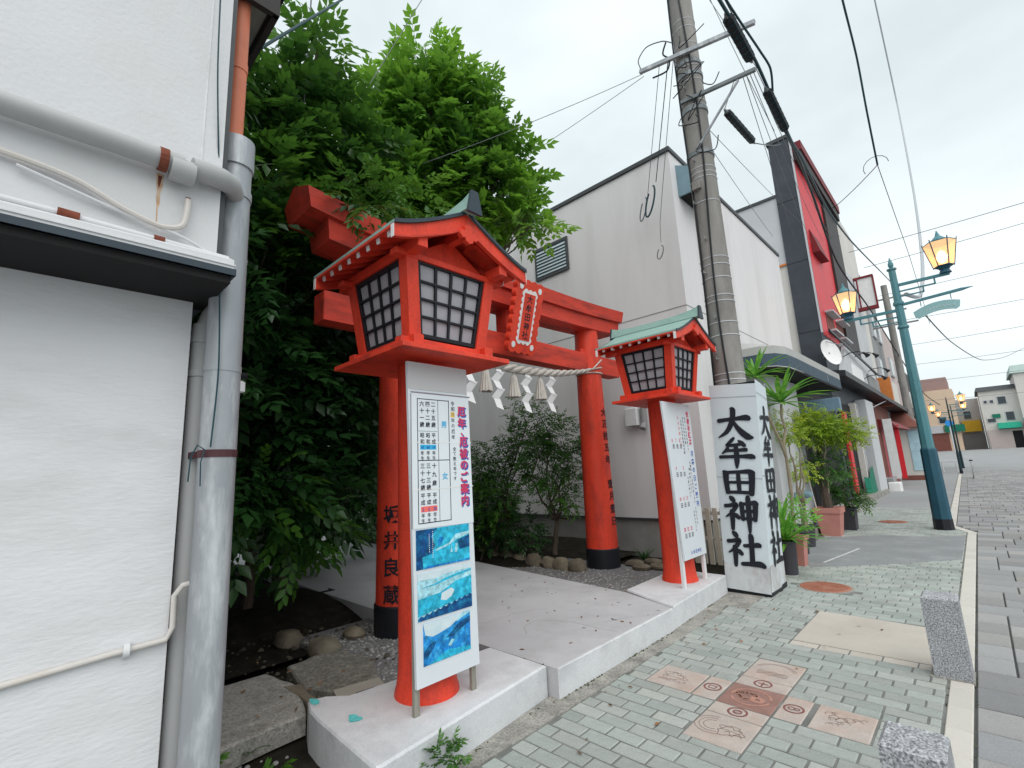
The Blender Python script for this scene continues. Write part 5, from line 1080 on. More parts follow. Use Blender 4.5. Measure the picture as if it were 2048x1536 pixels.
for i, (z, a) in enumerate(((2.75, -.9), (3.28, -.7), (3.9, -1.0), (4.35, -.7), (4.9, -1.1), (5.5, -.8), (6.1, -1.2), (6.62, -.8))):
    c, s = math.cos(a-.9), math.sin(a-.9); r = rad(z)
    part('step_bolt', MB().tube([(PX+r*c, PY+r*s, z), (PX+(r+.05)*c, PY+(r+.05)*s, z), (PX+(r+.05)*c, PY+(r+.05)*s, z+.03)], .009, 6), GREYW, up_)
part('junction_plate', MB().bbox(PX-.09, PX+.02, PY-.215, PY-.165, 5.08, 5.20, .008), POLEC, up_)
def wire(name, lab, pts, r, m_, sag=0.0, n=6, cat='cable', group=None, sub=10, extra=None):
    P = []
    if len(pts) > 2: P = smooth_path(pts, sub); pts = [P[-1]]; P = P[:-1]
    for a, b in zip(pts, pts[1:]):
        for i in range(sub): u = i/sub; P.append((a[0]+(b[0]-a[0])*u, a[1]+(b[1]-a[1])*u, a[2]+(b[2]-a[2])*u-sag*4*u*(1-u)))
    P.append(pts[-1]); mb = MB().tube(P, r, n)
    if extra: extra(mb)
    o = part(name, mb, m_, loc=tuple(P[0])); return tag(o, lab, cat, group)
def polecable(az0, lab, seed):
    R = random.Random(seed); pts = []
    for i in range(30): z = 2.3+i*.29; a = az0+.22*math.sin(z*1.1+seed); pts.append((PX+(rad(z)+.013)*math.cos(a), PY+(rad(z)+.013)*math.sin(a), z))
    wire('pole_cable', lab, pts, .012, CABLE, sub=2)
polecable(-1.20, 'black cable running down the middle of the utility pole', 1); polecable(-2.35, 'black cable running down the left flank of the utility pole', 3)
for q in range(9):
    R = random.Random(q+300); z = (6.3, 6.5, 6.62, 6.75, 6.2, 7.1, 7.45, 5.7, 6.9)[q]; x0 = PX+R.uniform(-.18, .25)
    wire('loop_wire', ['short loose wire loop under the short steel arm', 'curled black wire by the collar of the short arm', 'slack wire loop above the short arm', 'thin wire dangling at the right of the pole', 'wire tail under the brace head', 'black wire loop hugging the long arm', 'bundle tail above the long arm', 'wire curl at the brace foot', 'stray wire between the two arms'][q],
        [(x0, PY-.2, z), (x0+R.uniform(-.15, .15), PY-.24, z-.12), (x0+R.uniform(-.1, .3), PY-.22, z-.2), (x0+R.uniform(0, .45), PY-.2, z+R.uniform(-.1, .1))], .007, CABLE, .02, 5, sub=5)
for q in range(5):
    wire('service_wire', ['first', 'second', 'third', 'fourth', 'fifth'][q]+' thin wire fanning from the short arm tip towards the shops', [(-1.4+.04*q, PY-.15, 6.36), (-3.05, 16.5+2.4*q, 8.0+.9*q)], .005, CABG, .1+.05*q, 5)
# cables and closures
def closure(a, b, r, lab):
    t = thing('cable_closure', lab, 'cable closure', a, 'black cable closures hanging by the utility pole'); a = Vector(a); b = Vector(b); d = (b-a)
    part('casing', MB().tube([a, a+d*.04, a+d*.96, b], [r*.6, r, r, r*.6], 8), CABLE, t)
    part('end_clamp', MB().tube([a-d*.08, a], [r*.2, r*.5], 8), DST, t); part('end_clamp', MB().tube([b, b+d*.08], [r*.5, r*.2], 8), DST, t)
    for k in range(1, 8): p = a+d*k/8; part('rib', MB().tube([p-d*.008, p+d*.008], r*1.05, 8), CABT, t)
closure((-1.22, 5.00, 6.32), (-1.22, 5.74, 6.27), .062, 'upper black cable closure crossing in front of the long steel arm')
closure((-1.2, 6.22, 6.12), (-1.2, 6.98, 5.96), .058, 'middle black cable closure above the charcoal shop corner')
closure((-1.42, 5.20, 5.36), (-1.42, 6.12, 5.46), .045, 'slim black cable closure below the braced arm')
wire('hanger_wire', 'short wire tying the slim closure to the short steel arm', [(-1.42, 5.14, 5.36), (-1.50, PY-.17, 6.33)], .006, CABG, 0, 5)
wire('hanger_wire', 'wire from the slim closure to the top of the charcoal wall', [(-1.42, 6.18, 5.47), (-3.3, 18.08, 12.6)], .008, CABG, .05, 5)
wire('trunk_cable', 'thick teal-black cable strung along the street over the shops', [(-1.2, -2, 6.6), (-1.2, 4.6, 6.30), (-1.2, 5.9, 6.33), (-1.2, 7.0, 5.95), (-1.25, 8.04, 6.12), (-1.4, 10.92, 6.4), (-1.5, 14.5, 6.95), (-1.7, 27, 9.3), (-1.9, 36, 11)], .019, CABT, .02)
wire('trunk_cable', 'second black cable looping beside the closures at the steel arm', [(-1.17, -2, 6.5), (-1.17, 4.8, 6.38), (-1.12, 5.8, 6.36), (-1.08, 6.0, 6.22), (-1.15, 6.3, 6.12)], .013, CABT, .03)
wire('trunk_cable', 'sagging black cable along the upper edge of the red shop front', [(-1.2, 7.0, 5.95), (-1.4, 8.9, 6.5), (-1.7, 11.5, 7.2), (-2.2, 17.3, 7.36), (-2.3, 24, 7.45), (-2.3, 35.8, 6.6), (-2.0, 43, 5.3), (-1.5, 47.5, 4.8)], .026, CABLE, .02)
wire('strand_wire', 'thin grey wire above the thick trunk cable near the pole', [(-1.3, -2, 7.2), (-1.25, 6.0, 6.6), (-3.1, 18.2, 12.8)], .006, CABG, .05)
for i, (a, b, l) in enumerate((
    ((-2.70, PY-.2, 7.25), (-5.2, 3.6, 5.9), 'thin wire from the left end of the long arm down behind the big tree'),
    ((-2.68, PY-.2, 7.2), (-7.5, 6.6, 7.8), 'thin wire from the long arm over the roof of the pale building'),
    ((-1.9, PY, 8.6), (-1.2, 6.2, 6.3), 'fine wire from the pole top to the closure arm'),
    ((-1.95, PY, 9.2), (-1.3, 6.8, 5.9), 'second fine wire from the pole top to the middle closure'),
    ((-2.2, PY, 6.4), (-2.9, 13.0, 7.1), 'thin wire from the short arm to the far end of the pale roof'),
    ((-2.0, PY, 6.1), (-3.0, 17.9, 9.2), 'thin wire slanting from the pole to the charcoal end wall'))): wire('service_wire', l, [a, b], .0045, CABG, .05, 5)
def coil(cx, cz, a_, b_, r, k0=0): return lambda mb: mb.tube([(cx+a_*math.sin(q)+.3*b_*math.cos(q), 7.18, cz+b_*math.cos(q)) for q in [k0+k*.38 for k in range(15)]], r, 5)
wire('drop_wire', 'left drop wire with a long dark coil hanging before the pale building', [(-2.43, PY-.19, 7.25), (-3.40, 7.18, 6.05)], .005, CABG, 0, 5, extra=coil(-3.50, 5.86, .05, .20, .011))
wire('drop_wire', 'teal drop wire with the fattest dark coil before the pale building', [(-2.30, PY-.19, 7.22), (-3.22, 7.18, 6.25)], .007, CABT, 0, 5, extra=coil(-3.36, 5.95, .07, .26, .016))
wire('drop_wire', 'lowest drop wire with a small coil on the pale building wall', [(-2.22, PY-.19, 7.20), (-3.22, 7.18, 5.55), (-3.25, 7.18, 5.15)], .005, CABG, 0, 5, extra=coil(-3.28, 4.98, .05, .11, .009))
wire('loop_wire', 'pale looped wire at the left end of the long steel arm', [(-2.72, PY-.2, 7.36), (-2.74, PY-.2, 7.52), (-2.6, PY-.2, 7.64), (-2.35, PY-.2, 7.56), (-2.22, PY-.18, 7.45)], .008, CABG, 0, 6)
wire('loop_wire', 'tangle of dark wires on the left of the pole above the long arm', [(-2.3, PY-.2, 7.5), (-2.36, PY-.2, 7.35), (-2.28, PY-.2, 7.2), (-2.33, PY-.2, 7.05), (-2.55, PY-.2, 7.08)], .012, CABLE, .03, 6)
wire('loop_wire', 'teal wires bunched at the top left of the pole', [(-2.25, PY-.1, 9.3), (-2.33, PY-.1, 8.9), (-2.27, PY-.12, 8.45), (-2.2, PY-.1, 8.2)], .016, CABT, .03, 6)
# wires over the street, right side
wire('street_wire', 'pair of grey wires high over the street to the right of the pole', [(-.36, 100, 86), (-.5, 112, 68), (-.62, 80, 36.2), (-.8, 52, 17.5), (-1.1, 42, 12.0), (-1.5, 34.05, 10.22)], .12, WIREL, .1)
wire('street_wire', 'dark spliced wire high over the street left of the pair', [(-.66, 13.5, 14.5), (-.7, 14.8, 13.96), (-.75, 17.0, 13.6), (-.82, 18.0, 12.4), (-.9, 19.48, 11.15)], .028, CABT, .02)
wire('street_wire', 'thin wire continuing from the splice towards the lit lamps', [(-.9, 19.48, 11.15), (-.9, 24.2, 11.1), (-.9, 30.3, 11.0), (-.92, 40, 9.5)], .012, CABG, .05)
wire('street_wire', 'dark wire from the splice back to the red shop roof', [(-.9, 19.48, 11.15), (-2.95, 24.3, 12.3)], .014, CABG, .06, extra=lambda mb: mb.tube([(-.95+.35*math.cos(q), 19.5, 11.15+.35*math.sin(q)) for q in [k*.45 for k in range(9)]], .012, 5))
for i, (y, z0, z1) in enumerate(((22, 9.3, 10.6), (26, 9.8, 11.4), (30, 9.4, 10.6), (34, 8.8, 9.4), (38, 8.0, 9.0), (42, 7.3, 8.0), (46, 6.5, 7.2), (50, 5.4, 5.9))):
    wire('crossing_wire', ['topmost', 'second', 'third', 'fourth', 'fifth', 'sixth', 'seventh', 'lowest'][i]+' of the thin wires crossing the street beyond the teal lamp', [(-2.4, y, z0), (14, y+2, z1)], .012, CABG, .25, 5, group='wires crossing the far street')
wire('banner_cable', 'grey cable sagging from the small banner sign over the far street', [(-.34, 12.7, 4.25), (-.07, 18, 4.5), (.46, 24, 4.76), (.9, 30, 5.38), (2.0, 40, 6.7), (4, 55, 9.2)], .014, CABG, .02)
wire('roof_wire', 'thin dark wire running over the tree at the top left', [(-2.75, .80, 4.12), (-4.6, 2.6, 7.8), (-5.5, 3.6, 10)], .010, CABT, .0)
wire('roof_wire', 'steep thin wire above the left of the tree', [(-4.9, 1.9, 5.6), (-4.9, 2.0, 9.2)], .009, CABG, .0)
wire('roof_wire', 'fine wire slanting over the big tree from the top edge', [(-5.0, 2.6, 6.2), (-5.2, 3.9, 9.2)], .006, CABG, .0)
tag(part('far_utility_pole', MB().lathe(-2.4, 34, [(.2, 0), (.15, 11)], 14).beam((-3.3, 34, 10.2), (-1.4, 34, 10.2), .08, .08).beam((-3.1, 34, 9.4), (-1.6, 34, 9.4), .08, .08).beam((-3.2, 34, 8.6), (-1.2, 34, 8.6), .08, .08), POLEC, loc=(-2.4, 34, 0)), 'distant concrete utility pole before the terrace behind the teal lamp', 'utility pole')

# ================================================================ TEAL LAMP POST
def lamp_post(x, y, s, lab, slim=1.0, paint=None):
    TEAL_ = paint or TEAL; TEALD_ = paint or TEALD
    t = thing('street_lamp', lab, 'street lamp', (x, y, 0), 'twin-lantern street lamps')
    X = lambda a, z: (x+a*s, y, z*s)
    part('base_sleeve', MB().lathe(x, y, [(.155*s*slim, 0), (.15*s*slim, .2*s)], 8), BLACK, t)
    part('lower_shaft', MB().lathe(x, y, [(.145*s*slim, .2*s), (.128*s*slim, 1.52*s), (.11*s*slim, 1.55*s)], 8), TEALD_, t)
    part('upper_shaft', MB().lathe(x, y, [(.105*s*slim, 1.55*s), (.075*s*slim, 4.0*s), (.06*s*slim, 5.28*s)], 8), TEAL_, t)
    part('finial', MB().lathe(x, y, [(.085*s*slim, 5.28*s), (.085*s*slim, 5.31*s), (.03*s*slim, 5.33*s), (.05*s*slim, 5.38*s), (.045*s*slim, 5.43*s), (.004*s*slim, 5.56*s)], 10), TEAL_, t)
    part('ring_clamp', MB().lathe(x, y, [(.09*s*slim, 4.0*s), (.10*s*slim, 4.02*s), (.09*s*slim, 4.06*s)], 10).lathe(x, y, [(.085*s*slim, 4.5*s), (.095*s*slim, 4.53*s), (.085*s*slim, 4.58*s)], 10), TEAL_, t)
    for sgn, zc, ln, hs in ((-1, 4.40, .95, .9), (1, 4.93, .86, 1.0)):
        b = lambda a0, z0, a1, z1, w: MB().beam(X(sgn*a0, z0), X(sgn*a1, z1), w*s, w*s)
        part('arm', b(.05, zc, ln, zc, .055), TEAL, t)
        part('scroll_bracket', b(.05, zc-.14, ln*.72, zc-.14, .028).beam(X(sgn*ln*.72, zc-.15), X(sgn*ln*.72, zc-.02), .028*s, .028*s, (0, 1, 0)).beam(X(sgn*.05, zc-.25), X(sgn*ln*.5, zc-.25), .024*s, .024*s).beam(X(sgn*ln*.5, zc-.26), X(sgn*ln*.5, zc-.15), .024*s, .024*s, (0, 1, 0)), TEAL, t)
        hx = sgn*ln*.93; H_ = hs
        part('lamp_cup', MB().lathe(x+hx*s, y, [(.10*s, (zc+.02)*s), (.07*s, (zc+.09)*s), (.12*s, (zc+.16*H_)*s)], 10), TEALD, t)
        z0, z1 = zc+.17, zc+.17+.48*H_; r0, r1 = .15*H_, .255*H_
        g = part('glass_shade', MB().lathe(x+hx*s, y, [(r0*s, z0*s), (r1*s, z1*s)], 6), GLOW, t)
        part('bulb_glow', MB().lathe(x+hx*s, y, [(.02*s, (z0+.06)*s), (.075*s, (z0+.12)*s), (.09*s, (z0+.2)*s), (.05*s, (z0+.3)*s), (.01*s, (z0+.33)*s)], 12), BULB, g)
        mb = MB()
        for k in range(6):
            a = k*PI/3; c, q = math.cos(a), math.sin(a)
            mb.beam((x+(hx+(r0+.005)*c)*s, y+(r0+.005)*q*s, (z0-.03)*s), (x+(hx+(r1+.012)*c)*s, y+(r1+.012)*q*s, (z1+.05)*s), .014*s, .014*s)
        part('shade_frame', mb.lathe(x+hx*s, y, [((r1+.008)*s, z1*s), ((r1+.008)*s, (z1+.012)*s)], 6).lathe(x+hx*s, y, [((r0+.01)*s, (z0-.015)*s), ((r0+.01)*s, z0*s)], 6), TEALD, t)
        part('cap', MB().lathe(x+hx*s, y, [(r1*.55*s, (z1+.013)*s), (r1*.5*s, (z1+.07)*s), (r1*.16*s, (z1+.16)*s), (r1*.14*s, (z1+.18)*s), (.004*s, (z1+.28)*s)], 12), TEAL, t)
    part('banner_arm', MB().beam(X(.05, 4.50), X(.98, 4.56), .05*s, .05*s).tube([X(.98, 4.56), X(1.04, 4.565), X(1.14, 4.57)], [.03*s, .02*s, .004*s], 8), TEAL, t)
    return t
lp = lamp_post(-.70, 12.5, 1.0, 'teal street lamp with two lit lanterns and banner arm beside the kerb')
GLOW2 = GLOW
bs = thing('banner_sign', 'pale teal curved sign plate with white lettering under the lamp arm', 'sign', (-.14, 12.5, 4.3))
arc = []
for i in range(13): u = -1+i/6; arc.append((-.14+.36*u, 4.32+.09*(1-u*u)+.035*u))
low = []
for i in range(13): u = 1-i/6; low.append((-.14+.36*u*.94, 4.14+.085*(1-u*u)+.035*u if abs(u) < .99 else 4.2+.035*u))
part('plate', MB().prism(arc+low, lambda u, v, w: (u, w, v), 12.48, 12.50), TEALS, bs)
mb = MB()
for k in range(9): u = -.4+.14*k; mb.tube([(-.14+.36*u+.01*math.cos(q), 12.476, 4.225+.075*(1-u*u)+.035*u+.018*math.sin(q*1.5+k)) for q in range(5)], .0035, 4)
part('script_strokes', mb, WHITE, bs)
part('hanger', MB().tube([(-.36, 12.49, 4.53), (-.36, 12.49, 4.38)], .008, 6), TEAL, bs); part('hanger', MB().tube([(.10, 12.49, 4.55), (.10, 12.49, 4.41)], .008, 6), TEAL, bs)
# far lamps
LBOX = mat('dark_far_lamp_paint', (.012, .035, .045), .5)
lamp_post(-.95, 41, .87, 'distant twin street lamp with glowing lanterns, nearer of the far pair', .62, LBOX)
lamp_post(-.98, 49, .88, 'distant twin street lamp with glowing lanterns, farther of the far pair', .62, LBOX)

# ================================================================ BIG TREE AND GARDEN
def limb(mb, pts, r0, r1, n=8):
    k = len(pts); mb.tube(pts, [r0+(r1-r0)*i/(k-1) for i in range(k)], n)
def bend(a, b, k, amp, seed):
    R = random.Random(seed); a = Vector(a); b = Vector(b); out_ = []
    for i in range(k+1):
        u = i/k; p = a.lerp(b, u); q = amp*math.sin(PI*u); out_.append(p+Vector((R.uniform(-q, q), R.uniform(-q, q), R.uniform(-q, q)*.5)))
    return out_
def tree(name, lab, cat, base, blobs, n, lm, tmpl, tr=.14, scale=(.8, 1.3), group=None, fork=1.6, seed=1, avoid=None, up=.15, shell=.5, nlimb=10):
    t = thing(name, lab, cat, base, group); mb = MB(); top = Vector(base)+Vector((.05, .05, fork))
    limb(mb, bend(base, top, 5, tr*.4, seed), tr*1.25, tr*.85, 10)
    for i, b in enumerate(blobs[:nlimb]):
        e = Vector(b[:3]); limb(mb, bend(top, e, 6, .25, seed+i), tr*.6, tr*.1, 7)
        R = random.Random(seed*50+i)
        for q in range(4): s_ = top.lerp(e, R.uniform(.5, .95)); limb(mb, bend(s_, e+Vector((R.uniform(-1, 1), R.uniform(-1, 1), R.uniform(-.3, 1)))*b[3]*.8, 4, .1, seed+i*7+q), tr*.14, tr*.03, 5)
    part('trunk', mb, BARK, t, smooth=True)
    crown('crown', blobs, n, lm, t, tmpl, scale, up, shell, avoid, seed); return t
T9 = spray_template(8, .36, .115, .50, .4); TP = pinnate(4, .34, .13, .52, .45, 3); T7 = spray_template(7, .26, .075, .42, .3); T5 = spray_template(6, .15, .05, .45, .25)
def avoid_gate(p):
    x, y, z = p
    if x > -4.75 and 3.3 < z < 4.15 and y > 2.5: return True
    if x > -4.6 and 2.8 < z < 4.2 and 1.4 < y < 6.9: return True
    if x > -4.55 and y > 1.75 and z < 4.55: return True
    if x > -3.9: return True
    if x > -5.2 and 2.9 < y < 5.6 and z < 4.3: return True
    return False
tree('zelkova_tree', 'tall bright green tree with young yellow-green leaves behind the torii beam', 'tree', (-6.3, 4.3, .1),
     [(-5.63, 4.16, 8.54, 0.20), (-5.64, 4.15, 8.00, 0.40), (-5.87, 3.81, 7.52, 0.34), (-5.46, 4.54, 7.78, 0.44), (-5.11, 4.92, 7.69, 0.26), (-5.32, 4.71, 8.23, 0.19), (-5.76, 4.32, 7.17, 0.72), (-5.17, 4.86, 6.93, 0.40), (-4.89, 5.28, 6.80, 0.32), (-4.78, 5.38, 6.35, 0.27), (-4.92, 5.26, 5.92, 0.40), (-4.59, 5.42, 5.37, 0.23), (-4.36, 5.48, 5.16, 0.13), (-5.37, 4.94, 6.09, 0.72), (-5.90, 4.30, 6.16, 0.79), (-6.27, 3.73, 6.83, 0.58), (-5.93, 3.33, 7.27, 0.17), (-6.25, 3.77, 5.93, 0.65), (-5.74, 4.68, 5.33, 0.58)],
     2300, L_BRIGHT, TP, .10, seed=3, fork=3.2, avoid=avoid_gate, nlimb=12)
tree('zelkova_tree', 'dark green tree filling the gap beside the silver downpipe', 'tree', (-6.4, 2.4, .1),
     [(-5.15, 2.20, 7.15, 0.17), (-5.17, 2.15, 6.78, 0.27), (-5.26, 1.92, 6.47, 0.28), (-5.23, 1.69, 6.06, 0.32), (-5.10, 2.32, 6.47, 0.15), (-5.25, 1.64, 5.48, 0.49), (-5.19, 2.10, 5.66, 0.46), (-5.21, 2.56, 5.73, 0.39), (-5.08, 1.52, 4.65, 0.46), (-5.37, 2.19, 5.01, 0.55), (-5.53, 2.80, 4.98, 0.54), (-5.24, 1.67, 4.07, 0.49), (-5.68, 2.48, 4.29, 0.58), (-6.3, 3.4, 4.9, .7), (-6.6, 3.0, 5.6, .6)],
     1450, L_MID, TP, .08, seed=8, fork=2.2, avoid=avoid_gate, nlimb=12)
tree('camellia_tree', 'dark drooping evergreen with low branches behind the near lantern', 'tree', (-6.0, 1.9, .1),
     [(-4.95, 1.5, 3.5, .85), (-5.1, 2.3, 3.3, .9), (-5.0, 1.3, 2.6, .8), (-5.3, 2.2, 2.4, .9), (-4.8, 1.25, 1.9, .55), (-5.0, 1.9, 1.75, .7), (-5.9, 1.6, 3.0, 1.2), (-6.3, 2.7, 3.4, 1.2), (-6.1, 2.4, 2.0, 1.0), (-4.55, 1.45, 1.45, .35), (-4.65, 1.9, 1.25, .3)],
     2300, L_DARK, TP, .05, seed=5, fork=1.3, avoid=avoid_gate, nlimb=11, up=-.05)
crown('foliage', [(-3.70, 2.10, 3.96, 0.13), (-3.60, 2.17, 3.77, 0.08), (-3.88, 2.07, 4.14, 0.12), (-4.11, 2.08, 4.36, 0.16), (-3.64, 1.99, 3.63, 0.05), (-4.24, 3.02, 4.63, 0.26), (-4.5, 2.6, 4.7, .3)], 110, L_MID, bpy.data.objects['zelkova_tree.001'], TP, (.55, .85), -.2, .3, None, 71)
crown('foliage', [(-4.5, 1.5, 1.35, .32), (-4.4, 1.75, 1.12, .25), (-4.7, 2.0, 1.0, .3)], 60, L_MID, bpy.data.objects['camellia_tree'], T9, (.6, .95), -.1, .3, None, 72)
tree('backdrop_hedge', 'dark backdrop hedge added to blacken the back left of the garden', 'hedge', (-7.6, 1.6, .1), [(-7.0, .9, 1.0, 1.0), (-7.4, 2.2, 1.1, 1.1), (-7.2, 1.4, 2.4, 1.3), (-7.8, 2.9, 2.4, 1.2), (-7.4, 2.2, 3.6, 1.1), (-6.4, .9, 3.6, .9), (-8.3, 3.4, 3.4, 1.0), (-8.0, 3.6, 1.3, .9), (-6.2, .8, 2.4, .8)], 1150, L_DARK, T9, .1, (.9, 1.5), seed=13, fork=.8)  # unseen foliage added as a dark backdrop, to blacken the depth under the trees
# garden shrubs behind the stone edging, to the right of the path
tree('nandina_shrub', 'slim leafy shrub with yellow-green tips behind the stone edging', 'shrub', (-4.95, 5.95, .2),
     [(-4.95, 5.75, 2.15, .36), (-4.75, 6.0, 1.95, .36), (-5.1, 5.6, 1.9, .38), (-4.95, 5.8, 1.55, .42), (-4.6, 6.1, 1.55, .3), (-5.0, 5.7, 2.55, .16), (-4.8, 5.9, 1.15, .3), (-4.65, 6.1, .95, .2)], 1400, L_MID, T5, .035, (.7, 1.2), seed=21, fork=.5, shell=.3)
tree('nandina_shrub', 'lighter shrub with upright yellow shoots left of the slim shrub', 'shrub', (-5.6, 5.5, .2),
     [(-5.6, 5.3, 1.65, .34), (-5.9, 5.2, 1.5, .36), (-5.25, 5.5, 2.42, .10), (-5.3, 5.45, 2.0, .2), (-5.15, 5.55, 2.6, .09), (-5.5, 5.4, 1.3, .4), (-5.8, 5.5, 1.0, .4)], 1100, L_MID, T5, .03, (.7, 1.2), seed=22, fork=.5, shell=.3)
tree('low_shrub', 'low dark bush at the foot of the shrubs beside the board', 'shrub', (-5.9, 5.6, .2), [(-5.7, 5.5, .65, .38), (-6.2, 5.6, .8, .45), (-5.3, 5.65, .55, .3), (-6.6, 5.9, .8, .5)], 1100, L_DARK, T5, .03, (.8, 1.4), seed=23, fork=.2, shell=.3)
tree('low_shrub', 'bright low sprig leaning out at the left end of the stone edging', 'shrub', (-6.0, 5.35, .12), [(-6.0, 5.2, .62, .16), (-6.15, 5.2, .78, .14)], 60, L_MID, T7, .012, (.7, 1.1), seed=24, fork=.2)
tree('background_tree', 'dark broadleaf tree at the far back of the garden', 'tree', (-9.5, 6.2, 0), [(-9.3, 5.6, 3.4, 1.0), (-9.0, 5.2, 2.6, .8), (-9.6, 6.0, 1.6, .9), (-8.6, 5.6, 1.2, .7), (-9.8, 4.8, 4.6, 1.3)], 1200, L_DARK, T9, .1, (.9, 1.4), seed=25, fork=1.2)
# stone edging
stn = [(-6.3, 5.62), (-5.98, 5.60), (-5.66, 5.60), (-5.36, 5.57), (-5.06, 5.58), (-4.78, 5.60), (-4.52, 5.58), (-4.28, 5.60), (-3.75, 6.28), (-3.55, 6.10), (-3.35, 6.25), (-3.6, 6.5)]
lst = ['leftmost mossy edging stone peeping out beside the notice board', 'second mossy edging stone from the left, long and low', 'third edging stone from the left with flat top', 'fourth edging stone from the left, squat and brown', 'fifth edging stone from the left, pale oval one', 'sixth edging stone from the left, broad and greenish', 'seventh edging stone from the left, upright square one', 'last edging stone before the right torii foot', 'flat stone just right of the black torii foot', 'thin tan slab leaning behind the far plinth', 'broken stone slab by the far lantern post', 'rough stone behind the right torii foot']
def boulder(x, y, z, sx, sy, sz, seed):
    R = np.random.default_rng(seed); mb = MB(); nu, nv = 12, 7; k = R.uniform(.8, 1.15, (nv+1, nu)); k[:, :] = (k+np.roll(k, 1, 1))/2
    for i in range(nv+1):
        th = PI*i/nv
        for j in range(nu): ph = 2*PI*j/nu; c_, s_ = math.cos(ph), math.sin(ph); q = k[i, j] if 0 < i < nv else 1; f = lambda a: math.copysign(abs(a)**.75, a); mb.v.append((x+sx*q*f(c_)*math.sin(th)**.7, y+sy*q*f(s_)*math.sin(th)**.7, z+sz*q*math.cos(th)))
    for i in range(nv):
        for j in range(nu): a = i*nu+j; b = i*nu+(j+1) % nu; mb.f.append((a, a+nu, b+nu, b))
    return mb
for i, (x, y) in enumerate(stn):
    R = random.Random(i+40); fl = i >= 8
    tag(part('edging_stone', boulder(x, y, .12, R.uniform(.13, .17), R.uniform(.08, .11), .05 if fl else R.uniform(.11, .15), i+2), GSTONE, smooth=True, loc=(x, y, 0)), lst[i], 'stone', 'stones edging the garden bed')
for i, (x, y, s, l) in enumerate(((-4.18, 1.95, .17, 'mossy rock lying behind the flagstone in the shade'), (-4.35, 2.3, .12, 'smaller dark rock behind the near torii foot'), (-4.7, 1.85, .15, 'dark rock deep in the shade of the tree'))): tag(part('garden_rock', boulder(x, y, .10, s, s*.7, s*.6, i+90), GSTONE, smooth=True, loc=(x, y, 0)), l, 'rock', 'rocks in the shaded bed')
mb = MB()
for q in range(240): pebble(mb, random.uniform(-5.2, -3.45), random.uniform(1.0, 2.6), .07+.03*random.random(), random.uniform(.008, .03)*random.random()+.006)
tag(part('dark_rubble', mb, mat('earthy_rubble', (.065, .058, .045), .95, .3, 12, perobj=.5), stuff=True), 'dark rubble and dirt clods strewn under the tree beside the flagstone', 'rubble')
# fallen leaf and grass tufts
def blades(mb, x, y, z, n, h, spread, w, seed, droop=.5, segs=5):
    R = random.Random(seed)
    for k in range(n):
        a = R.uniform(0, 2*PI); hh = h*R.uniform(.6, 1.1); sp_ = spread*R.uniform(.4, 1.1); c, s = math.cos(a), math.sin(a); o = len(mb.v)
        for i in range(segs+1):
            u = i/segs; rr = sp_*u; zz = hh*(u-droop*u*u); ww = w*(1-u)**.6*(.6+.8*u if u < .5 else 1)*.5
            mb.v += [(x+c*rr-s*ww, y+s*rr+c*ww, z+zz), (x+c*rr+s*ww, y+s*rr-c*ww, z+zz)]
        for i in range(segs): q = o+2*i; mb.f.append((q, q+1, q+3, q+2))
def leafpart(name, mb, m_, par=None, **k):
    o = part(name, mb, m_, par, **k); a = o.data.attributes.new('tint', 'FLOAT', 'FACE'); a.data.foreach_set('value', rng.random(len(o.data.polygons)).astype(np.float32)); return o
mb = MB(); blades(mb, -3.75, 6.55, .1, 60, .34, .25, .014, 1); tag(leafpart('grass_tuft', mb, L_DARK, loc=(-3.75, 6.55, .1)), 'dark grassy tuft growing behind the right torii foot', 'grass')
for q, (x, y) in enumerate(((-3.02, .80), (-2.75, 1.02), (-3.45, .86))):
    t = thing('weed', ['tiny leafy weed nearest the downpipe in the dark ditch', 'tiny leafy weed against the side of the near plinth', 'tiny leafy weed under the edge of the ditch slab'][q], 'weed', (x, y, -.02)); crown('leaves', [(x, y, .06, .06), (x+.03, y-.02, .03, .05)], 26, L_MID, t, spray_template(5, .06, .035, .5, .2), (.7, 1.3), .4, .2, None, 60+q)
mb = MB(); blades(mb, -3.22, 1.02, -.02, 9, .20, .24, .03, 2); tag(leafpart('weed', mb, L_MID, loc=(-3.22, 1.02, 0)), 'broad-leaved weed in the dark ditch beside the silver downpipe', 'weed')
t = thing('weed', 'small leafy weed at the foot of the near white plinth', 'weed', (-2.20, 1.66, 0)); crown('leaves', [(-2.20, 1.66, .10, .07), (-2.24, 1.60, .06, .06), (-2.17, 1.72, .04, .05)], 60, L_MID, t, spray_template(6, .06, .03, .5, .2), (.7, 1.2), .5, .2, None, 31)

